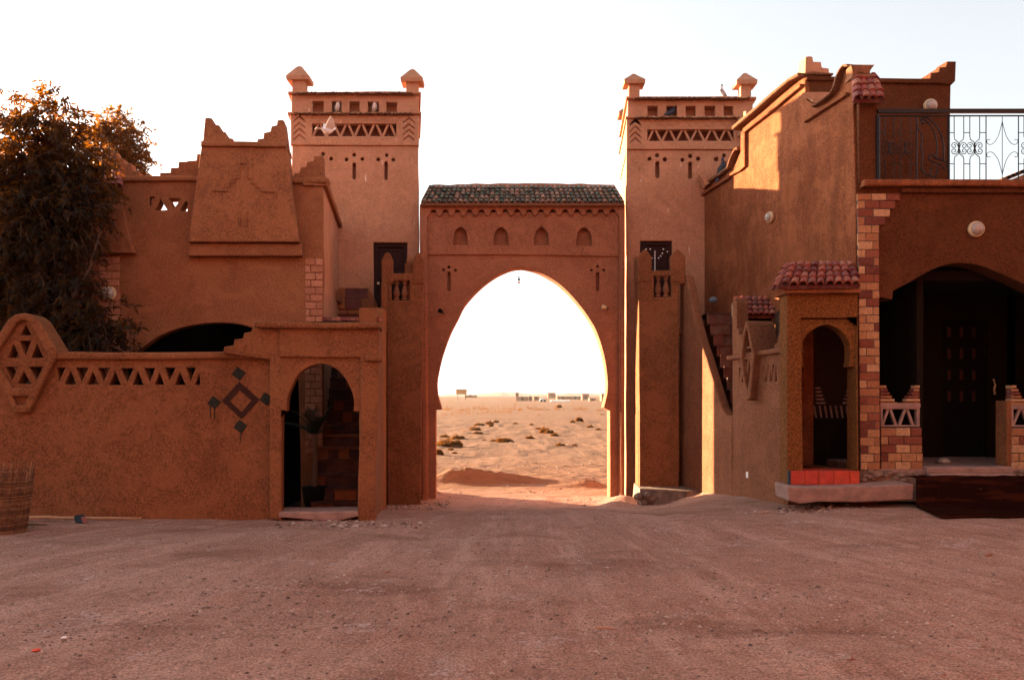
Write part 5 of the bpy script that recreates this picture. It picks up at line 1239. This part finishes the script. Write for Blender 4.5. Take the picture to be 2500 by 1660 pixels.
for q, lab in (((677, 519), 'grey and white pigeon in the second square hole of the left tower'), ((1030, 521), 'grey and white pigeon in the fourth square hole of the left tower')):
    p = at(*Q('Z3', (q[0], q[1]))[0], TY+.08); pigeon(lab, p+V(.0, .02, .0), -1.1, (wfe, grey, dgrey), False, .98, .55)
p = at(*Q('Z5', (612, 565))[0], TY+.02); pigeon('blue black pigeon in the second square hole of the right tower', p, .35, (dgrey, dgrey, dgrey), False, 1.1, .5)
p = at(*Q('Z5', (1118, 395))[0], TY+.4); pigeon('dark headed pigeon perched on top of the right tower', p+V(0, 0, .02), 2.6, (pale, grey, dgrey), False, 1.0, .9)
p = at(*Q('Z5', (1105, 1115))[0], 16.7); pigeon('dark pigeon perched on the sloping coping where the streaked wall meets the right tower', p, .6, (dgrey, dgrey, dgrey), False, 1.25, .95)
p = at(*Q('Z3', (585, 742))[0], TY-.9); pigeon('white pigeon flying in front of the left tower', p, .5, (wfe, wfe, wfe), True, .95, -.15)

# ---------------------------------------------------------------- desert scrub, each bush by itself
M['scrub'] = leafm('dry_scrub', [(.030, .012, .004), (.065, .026, .007), (.12, .05, .012)], (.50, .17, .02))
def bush_mesh(n, seed, tall=.55):
    random.seed(seed); vs = []; fs = []
    for i in range(n):
        a = random.uniform(0, 6.283); rr = random.random()**.5; x = rr*math.cos(a); y = rr*math.sin(a)*.8
        h = math.sqrt(max(0, 1-rr*rr))*(.7+.75*noise.noise(Vector((x*2, y*2, seed)))); z = h*(random.random()**.35)
        d = (Vector((x, y, .55))*.7+rv()*.75).normalized(); l = random.uniform(.10, .34); s = d.cross(rv()).normalized()*random.uniform(.012, .035)
        p = Vector((x, y, z*.92)); k = len(vs); vs += [p-s, p+s, p+d*l]; fs += [(k, k+1, k+2)]
    me = bpy.data.meshes.new('desert_bush'); me.from_pydata([tuple(v) for v in vs], [], fs); me.materials.append(M['scrub']); return me
BM = [bush_mesh(2600, 11+k) for k in range(4)]; BS = [bush_mesh(260, 31+k) for k in range(3)]
random.seed(5)
sh = [(265, 757, 290, 88), (370, 672, 150, 58), (215, 657, 110, 28), (150, 862, 100, 85), (565, 572, 130, 50), (620, 512, 110, 32), (735, 502, 90, 45), (755, 532, 50, 36), (810, 490, 65, 32), (600, 612, 110, 24), (290, 802, 70, 28),
      (915, 710, 190, 62), (780, 704, 75, 26), (680, 697, 70, 14), (1205, 667, 100, 40), (1310, 562, 90, 22), (1375, 602, 115, 76), (1430, 614, 100, 52), (1490, 634, 95, 34), (1225, 510, 55, 26), (1035, 498, 50, 18), (1560, 757, 105, 34),
      (1725, 754, 65, 22), (1780, 472, 85, 62), (1700, 490, 52, 34), (1830, 502, 26, 38), (1905, 537, 80, 30), (2000, 567, 62, 18), (1308, 410, 42, 24), (1165, 407, 26, 12), (583, 864, 30, 20), (2015, 667, 30, 20), (1970, 682, 20, 14), (1437, 670, 22, 12),
      (440, 602, 40, 28), (335, 842, 60, 22), (1545, 312, 60, 42), (1765, 392, 22, 14), (1990, 388, 26, 14), (940, 792, 22, 12), (2050, 392, 60, 10), (860, 440, 26, 18), (1690, 292, 20, 20), (1830, 345, 40, 16)]
where = ['by the left jamb of the arch', 'left of the middle of the arch view', 'near the middle of the arch view', 'right of the middle of the arch view', 'by the right jamb of the arch']
HG = -.4
def bush(zx, yb, w, h, me, lab, grp, nm='desert_bush'):
    (px, py) = Q('W8', (zx, yb))[0]; p = gnd(px, py, HG); s = w*.2104/F*p.y/2*1.08; hz = h*.2104/F*p.y*1.18+.03
    o = bpy.data.objects.new(nm, me); C.objects.link(o); o.location = (p.x, p.y, gfull(p.x, p.y)-.02); o.scale = (s, s*random.uniform(.7, 1.), hz); o.rotation_euler = (0, 0, random.uniform(-.4, .4))
    tag(o, lab, 'bush', grp)
for i, q in enumerate(sh):
    (px, py) = Q('W8', (q[0], q[1]))[0]
    size = 'large' if q[2] > 120 else 'medium' if q[2] > 60 else 'small'; k = min(4, max(0, int((px-1066)/84.5)))
    dist = 'nearest' if q[1] > 740 else 'closer out' if q[1] > 600 else 'further out' if q[1] > 480 else 'far out'
    shape = 'tall upright' if q[3] > q[2]*.85 else 'flat' if q[3] < q[2]*.28 else 'domed'
    bush(*q, BM[i % 4] if q[2] > 45 else BS[i % 3], f'{size} {shape} bush {dist} {where[k]}', 'bushes scattered over the desert')
for i, x in enumerate([195, 232, 298, 330, 368, 402, 430, 475, 505, 545, 600, 652, 690, 722, 765, 800, 838, 868, 900, 930, 962, 990]):
    y = 405-(i*2.2 if i < 8 else 18+(i-8)*1.2)+random.uniform(-4, 4); bush(x, y, random.uniform(18, 30), random.uniform(36, 72), BS[i % 3], 'tiny upright dry shrub in the planted row far out on the sand', 'planted row of shrubs far out', 'dry_shrub')
for i in range(46):
    bush(random.uniform(200, 2080), random.uniform(322, 350), random.uniform(30, 80), random.uniform(18, 36), BS[i % 3], 'tiny distant bush on the line before the far village', 'distant line of bushes', 'dry_shrub')
for i, (x, h) in enumerate([(245, 46), (410, 30), (620, 42), (668, 48), (770, 30), (840, 40), (910, 46), (1035, 60), (1180, 40), (1275, 30), (1500, 34)]):
    bush(x, 318+random.uniform(0, 14), 20, h*1.5, BS[i % 3], 'tiny upright shrub just below the far village', 'upright shrubs below the village', 'dry_shrub')

# ---------------------------------------------------------------- far village and hills
random.seed(9)
vm = adobe('far_adobe', (.30, .15, .09), (.36, .185, .115), sc=2, speck=.1, bump=0)
vd = plain('far_dark_adobe', (.30, .13, .08), .9, bump=0, sc=1); vh = plain('window_hole', (.12, .06, .04), .9, bump=0)
def house(label, x0, y0, x1, y1, Y, mat=None, cren=True, name='adobe_house', cat='house'):
    a = at(*Q('W8', (x0, y1))[0], Y); b = at(*Q('W8', (x1, y0))[0], Y); w = b.x-a.x; zg = gfull((a.x+b.x)/2, Y)-.6
    t = thing(name, label, cat, ((a.x+b.x)/2, Y, zg), 'far buildings seen through the arch')
    MB().box(a.x, Y, min(zg, a.z), b.x, Y+max(w*.7, 6), b.z).build('wall', mat or vm, t)
    if cren:
        m = MB(); k = w/9
        for i in range(5): m.box(a.x+2*i*k, Y-.02, b.z, a.x+(2*i+1)*k, Y+k, b.z+k*.8)
        m.build('parapet', mat or vm, t)
    n = max(1, int(w/5)); 
    for i in range(min(n, 5)):
        x = a.x+w*(i+.5)/min(n, 5); z = a.z+(b.z-a.z)*.55; MB().box(x-.5, Y-.06, z-.6, x+.5, Y+.1, z+.6).build('window', vh, t)
house('distant square kasbah with battlements on the horizon', 1415, 138, 1505, 185, 470)
house('distant adobe fort right of the village', 1812, 152, 1890, 240, 380)
house('distant tower house cut by the right side of the arch', 2036, 150, 2100, 300, 330)
house('distant dark brown block below the fort', 1897, 200, 1970, 238, 340, vd, False)
house('slim distant watchtower left of the kasbah', 1040, 136, 1076, 178, 420)
house('long low distant building under the watchtower', 1045, 182, 1190, 235, 330, None, False)
house('tiny dark distant hut right of the watchtower', 1198, 184, 1228, 208, 330, vd, False)
house('faint low distant building at the left of the horizon', 450, 166, 585, 186, 480, None, False)
house('low distant wall with flat top left of the fort', 1250, 182, 1310, 215, 360, None, False)
house('low distant outbuilding in front of the fort', 1900, 240, 2010, 320, 300, None, False)
house('distant low house behind the parked coaches', 1520, 178, 1800, 215, 400, None, False)
# coaches and white tents in front of the village
def coach(label, x0, x1, yb, h, Y):
    a = at(*Q('W8', (x0, yb))[0], Y); b = at(*Q('W8', (x1, yb-h))[0], Y); t = thing('coach', label, 'coach', ((a.x+b.x)/2, Y, a.z))
    z0 = a.z+.35; H = b.z-a.z
    MB().hull([(a.x, Y, z0), (b.x, Y, z0), (b.x, Y+2.4, z0), (a.x, Y+2.4, z0)], [(a.x+.3, Y+.1, z0+H), (b.x-.5, Y+.1, z0+H), (b.x-.5, Y+2.3, z0+H), (a.x+.3, Y+2.3, z0+H)]).build('body', M['white'], t)
    MB().box(a.x+.6, Y-.03, z0+H*.5, b.x-1, Y+.1, z0+H*.8).build('side_window', plain('dark_glass', (.06, .08, .10), .2), t)
    for x in (a.x+(b.x-a.x)*.2, a.x+(b.x-a.x)*.78): MB().lathe((x, Y-.02, z0), [(.45, -.12), (.45, .12)], 12, V(0, 1, 0)).build('wheel', M['iron'], t)
coach('distant white coach left of the row of tents', 1320, 1395, 242, 24, 290)
for i in range(9):
    x = 1455+i*26; p = at(*Q('W8', (x, 246))[0], 300); t = thing('tent', 'small white tent in the row before the distant village', 'tent', p, 'white tents before the far village')
    s = .40; MB().hull([p+V(-s, 0, -.3), p+V(s, 0, -.3), p+V(s, 2.5, -.3), p+V(-s, 2.5, -.3)], [p+V(-s, 0, .35), p+V(s, 0, .35), p+V(s, 2.5, .35), p+V(-s, 2.5, .35)]).build('wall', M['white'], t)
    MB().hull([p+V(-s*.95, -.1, .35), p+V(s*.95, -.1, .35), p+V(s*.95, 2.6, .35), p+V(-s*.95, 2.6, .35)], [p+V(-.03, .3, .75), p+V(.03, .3, .75), p+V(.03, 2, .75), p+V(-.03, 2, .75)]).build('roof', M['white'], t)
p = at(*Q('W8', (412, 190))[0], 300); q = at(*Q('W8', (412, 134))[0], 300)
t = thing('billboard', 'small distant billboard on two posts at the left of the horizon', 'billboard', (p.x, 300, p.z))
for s in (-1.3, 1.3): MB().tube([(p.x+s, 300, p.z-1), (p.x+s, 300, q.z)], .12, 6).build('post', M['bark'], t)
MB().box(p.x-1.9, 299.8, q.z-.6, p.x+1.9, 300, q.z+1.2).build('board', plain('orange_board', (.45, .2, .06), .8, bump=0), t)
# hills
def hills(name, Y, prof, mat, lab):
    vs = []; fs = []; n = len(prof)
    for (px, py) in prof:
        c = at(px, py, Y); vs += [(c.x, Y-140, -2), (c.x, Y-60, (c.z-1)*.55), (c.x, Y, c.z), (c.x, Y+250, -2)]
    for i in range(n-1): fs += [(i*4+k, i*4+4+k, i*4+5+k, i*4+1+k) for k in range(3)]
    o = link(name, vs, fs, mat, None, True); o['kind'] = 'structure'; o['label'] = lab
hm = plain('hill_sand', (.16, .105, .085), .97, sc=.02, var=.15, bump=0)
hp1 = [(1040+x*.2104, 930+y*.2104) for x, y in [(-600, 170), (100, 165), (300, 150), (500, 148), (700, 142), (800, 132), (880, 126), (960, 134), (1040, 130), (1200, 145), (1350, 142), (1500, 150), (1650, 136), (1800, 142), (2000, 145), (2200, 138), (2600, 150)]]
f_ = []
for (a, b) in zip(hp1, hp1[1:]):
    for k in range(6):
        t_ = k/6; x = a[0]+(b[0]-a[0])*t_; f_.append((x, a[1]+(b[1]-a[1])*t_+noise.noise(Vector((x*.13, 0, 0)))*.9))
hills('hills', 1300, [(-3500, 968)]+[(-3400+i*220, 963+2*math.sin(i)) for i in range(19)]+f_+[(1600+i*200, 962+2*math.sin(i*1.3)) for i in range(24)], hm, 'pale low hills along the horizon')

# ---------------------------------------------------------------- stones, gravel, litter in the yard
random.seed(21)
def stone_mesh(sd):
    bm = bmesh.new(); bmesh.ops.create_icosphere(bm, subdivisions=2, radius=1)
    for v in bm.verts: v.co *= 1+.35*noise.noise(v.co*1.3+Vector((sd, 0, 0)))+.1*noise.noise(v.co*4+Vector((0, sd, 0))); v.co.z *= .6
    me = bpy.data.meshes.new('stone'); bm.to_mesh(me); bm.free(); me.materials.append(M['pebble']); return me
M['pebble'] = island('grey_pink_stones', [(.24, .16, .13), (.36, .25, .20), (.17, .11, .09), (.46, .35, .30), (.10, .065, .055), (.30, .19, .15)], .9, 60, .2, (.25, .13, .09), .3)
SM = [stone_mesh(k*3.3) for k in range(5)]
big = [(2073, 1617, 16, 'grey wedge shaped stone near the bottom edge right of the middle'), (2405, 1357, 18, 'flat grey stone right of the yard'), (940, 1397, 12, 'dark flat stone on the left side of the yard'), (1329, 1643, 6, 'small white stone at the bottom edge'), (577, 1491, 11, 'flat pale stone left of the middle of the yard'),
       (250, 1431, 8, 'dark stone left of the white dust patch'), (1680, 1280, 7, 'dark stone in front of the patio wall'), (2118, 1271, 6, 'pale stone left of the carpet corner'), (2254, 1270, 5, 'small pale stone by the carpet edge'), (958, 1232, 7, 'pale stone at the foot of the left landing'),
       (464, 1515, 10, 'dark round stone in the left foreground'), (115, 1556, 9, 'stone in the left foreground corner'), (961, 1533, 9, 'grey pebble left of the tyre tracks'), (1973, 1455, 9, 'dark stone in the middle right of the yard'), (1687, 1552, 9, 'flat grey stone right of the tyre tracks'), (691, 1588, 9, 'flat grey stone in the near left foreground'),
       (1395, 1525, 6, 'small stone between the tyre tracks'), (2300, 1655, 10, 'flat stone at the bottom right'), (2080, 1600, 10, 'dark stone beside the grey wedge stone'), (1130, 1400, 6, 'small pale stone left of the tyre tracks'), (2393, 1580, 12, 'flat brown stone in the right foreground')]
for i, (px, py, r, lab) in enumerate(big):
    p = gnd(px, py, gz(0, 8) if py > 1240 else -.1); p.z = gfull(p.x, p.y); o = bpy.data.objects.new('stone', SM[i % 5]); C.objects.link(o); s = r/F*p.y
    o.location = (p.x, p.y, p.z+s*.15); o.scale = (s, s*.8, s*.75); o.rotation_euler = (0, 0, random.uniform(0, 6)); tag(o, lab, 'stone', 'loose stones in the yard')
def scatter(n, fn, lo, hi, name, lab, mat):
    vs = []; fs = []
    ico = [(0, 0, 1), (.9, 0, .2), (.28, .85, .2), (-.72, .52, .2), (-.72, -.52, .2), (.28, -.85, .2)]
    for i in range(n):
        x, y = fn(); s = lo+(hi-lo)*random.random()**4; a = random.uniform(0, 6.28); k = len(vs); sx = s*random.uniform(.7, 1.5); z = gfull(x, y)-s*.1
        for (u, v, w) in ico:
            u *= random.uniform(.75, 1.2); v *= random.uniform(.75, 1.2)
            vs.append((x+(u*math.cos(a)-v*math.sin(a))*sx, y+(u*math.sin(a)+v*math.cos(a))*s, z+w*s*.8))
        fs += [(k, k+1+j, k+1+(j+1) % 5) for j in range(5)]+[(k+5, k+4, k+3, k+2, k+1)]
    o = link(name, vs, fs, mat); o['kind'] = 'stuff'; o['label'] = lab
def fyard():
    y = 4.6+8*random.random()**1.3; return (random.uniform(-.64, .64)*y, y)
def fclump():
    c = random.choice([(-1.9, 6.6), (-1.1, 6.3), (-2.4, 7.5), (.9, 6.3), (2.2, 7.3), (3.1, 6.4), (-3.0, 6.2), (.5, 8.4), (-1.6, 7.6)]); return (random.gauss(c[0], .45), random.gauss(c[1], .28))
scatter(8000, fyard, .003, .019, 'gravel', 'fine gravel strewn over the yard', M['pebble'])
scatter(3600, fclump, .003, .022, 'gravel', 'gravel gathered in rough patches of the yard', M['pebble'])
scatter(1300, lambda: (random.uniform(-2.6, 2.6), random.uniform(16.2, 40)), .01, .05, 'gravel', 'stones strewn over the sand beyond the gate', M['pebble'])
# rubble along the feet of walls
scatter(420, lambda: (random.gauss(4.2, .35), random.gauss(12.35, .22)), .008, .05, 'rubble', 'rubble and litter at the foot of the patio wall', M['pebble'])
scatter(420, lambda: (random.gauss(-2.1, .5), random.gauss(11.25, .16)), .008, .05, 'rubble', 'broken plaster below the left threshold', M['pebble'])
scatter(320, lambda: (random.uniform(-2.3, -1.2), random.gauss(15.7, .5)), .008, .05, 'rubble', 'small rubble at the foot of the left landing', M['pebble'])
def chip(px, py, l, c, lab, nm='wood_chip', cat='wood chip'):
    p = gnd(px, py, 0); z = gfull(p.x, p.y)+.012; a = random.uniform(-.4, .4); d = V(math.cos(a), math.sin(a), 0)*l/F*p.y
    tag(MB().tube([V(p.x, p.y, z)-d, V(p.x, p.y, z+.006), V(p.x, p.y, z)+d], [.006, .009, .003], 5).build(nm, plain('chip', c, .8)), lab, cat)
chip(1478, 1526, 26, (.42, .22, .12), 'thin pale stick lying in the yard below the arch'); chip(1850, 1538, 14, (.2, .12, .09), 'short dark stick in the right middle of the yard'); chip(1870, 1254, 22, (.5, .33, .22), 'pale splinter of wood by the rubble at the patio wall')
p = gnd(88, 1594, 0); tag(MB().lathe(V(p.x, p.y, gfull(p.x, p.y)+.005), [(.028, 0), (.032, .006), (.02, .012), (.01, .014)], 7).build('plastic_scrap', plain('orange_plastic', (.6, .07, .02), .4)), 'bright orange scrap in the left foreground', 'scrap')
p = gnd(157, 1563, 0); tag(MB().lathe(V(p.x, p.y, gfull(p.x, p.y)+.005), [(.018, 0), (.022, .006), (.014, .012), (.01, .014)], 7).build('paper_scrap', M['white']), 'white paper scrap in the left foreground', 'scrap')
p = at(2288, 1118, 13.8); tag(MB().lathe(V(p.x, 13.6, zf-.02), [(.10, 0), (.12, .03), (.07, .08), (.02, .09)], 9).build('white_cloth', M['glass'], None, True), 'crumpled white cloth on the dark porch floor by the door', 'cloth')
# the far building's sunlit roof behind the railing
a = at(2435, 447, 19); b = at(2620, 372, 19); c = at(2900, 447, 19)
t = thing('tiled_house', 'sunlit pitched roof end behind the terrace railing at the right edge', 'house', (a.x+2, 19, 0))
MB().hull([(a.x, 19, a.z-.05), (b.x, 19, b.z-.05), (c.x, 19, a.z-.05)], [(a.x, 24, a.z-.05), (b.x, 24, b.z-.05), (c.x, 24, a.z-.05)]).build('gable_roof', M['tower'], t)
m = MB(); 
for i in range(18):
    f = i/17; p = a.lerp(b, f); m.obox(p+V(0, 0, .02), (.09, 0, .03), (0, .35, 0), (-.01, 0, .03))
m.build('reed_verge', M['roof'], t); MB().box(a.x+.4, 19.1, -.3, c.x-.3, 23.9, a.z-.08).build('wall', M['tower'], t)
# unseen buildings added out of view to shade the yard and lower walls
t = thing('added_shade_house', 'unseen long adobe house added on the left to shade the yard', 'house', (-20, 10, 0))
m = MB().box(-34, 13.0, -.5, -11.6, 13.4, NH); m.box(-34, 13.4, -.5, -33.6, 20, NH); m.box(-12, 13.4, -.5, -11.6, 20, NH-.05)
m.build('wall', M['house'], t)
m = MB().box(-33, 12.8, NH-.5, -11.6, 13.0, NH-.3); m.build('moulding', M['house'], t)

t = thing('added_shade_house', 'unseen adobe house added behind the viewer to darken the lower walls', 'house', (0, -9, 0))
MB().box(-20, -12, -.5, 16, -9, 9.5).build('wall', M['side'], t); MB().box(-20.1, -12.1, 9.5, 16.1, -8.9, 9.8).build('coping', M['roof'], t)
t = thing('added_shade_house', 'unseen adobe house added right of the yard to darken it', 'house', (12, 2, 0))
MB().box(10.5, -9, -.5, 14, 9, 9.5).build('wall', M['side'], t); MB().box(10.4, -9, 9.5, 14.1, 9.1, 9.8).build('coping', M['roof'], t)

# pale dusty air over the plain
hz_ = bpy.data.materials.new('dusty_air'); hz_.use_nodes = True; nt = hz_.node_tree
nt.nodes.remove(nt.nodes['Principled BSDF']); pv = nt.nodes.new('ShaderNodeVolumePrincipled'); pv.inputs['Color'].default_value = (1, .93, .88, 1); pv.inputs['Density'].default_value = .00010; pv.inputs['Anisotropy'].default_value = .3
L(nt, pv.outputs[0], nt.nodes['Material Output'].inputs['Volume'])
h_ = link('haze', *(lambda m: (m.v, m.f))(MB().box(-4300, -500, -6, 4300, 4400, 16)), hz_); h_['kind'] = 'stuff'; h_['label'] = 'thin pale dust in the air over the desert'

# a name for each of the look-alikes one can count
ORD = 'first second third fourth fifth sixth seventh eighth ninth tenth eleventh twelfth thirteenth fourteenth fifteenth sixteenth seventeenth eighteenth nineteenth twentieth twenty-first twenty-second'.split()
def order(sel, fn):
    for i, o in enumerate(sorted([o for o in bpy.data.objects if sel(o)], key=lambda o: o.location.x/max(o.location.y, 1))): o['label'] = fn(ORD[i])
order(lambda o: o.get('group') == 'white tents before the far village', lambda w: f'small white tent, {w} from the left in the row before the distant village')
order(lambda o: o.get('group') == 'planted row of shrubs far out', lambda w: f'tiny upright dry shrub, {w} from the left in the planted row far out')
order(lambda o: o.get('group') == 'upright shrubs below the village', lambda w: f'thin upright shrub just below the far village, {w} from the left')
seen = {}
for o in bpy.data.objects:
    if o.get('group') == 'bushes scattered over the desert': seen.setdefault(o['label'], []).append(o)
for l, os_ in seen.items():
    if len(os_) > 1:
        os_.sort(key=lambda o: o.location.x/o.location.y)
        for i, o in enumerate(os_): o['label'] = l+', '+(['leftmost', 'rightmost'] if len(os_) == 2 else ['leftmost']+['middle']*(len(os_)-2)+['rightmost'])[i]+' such'
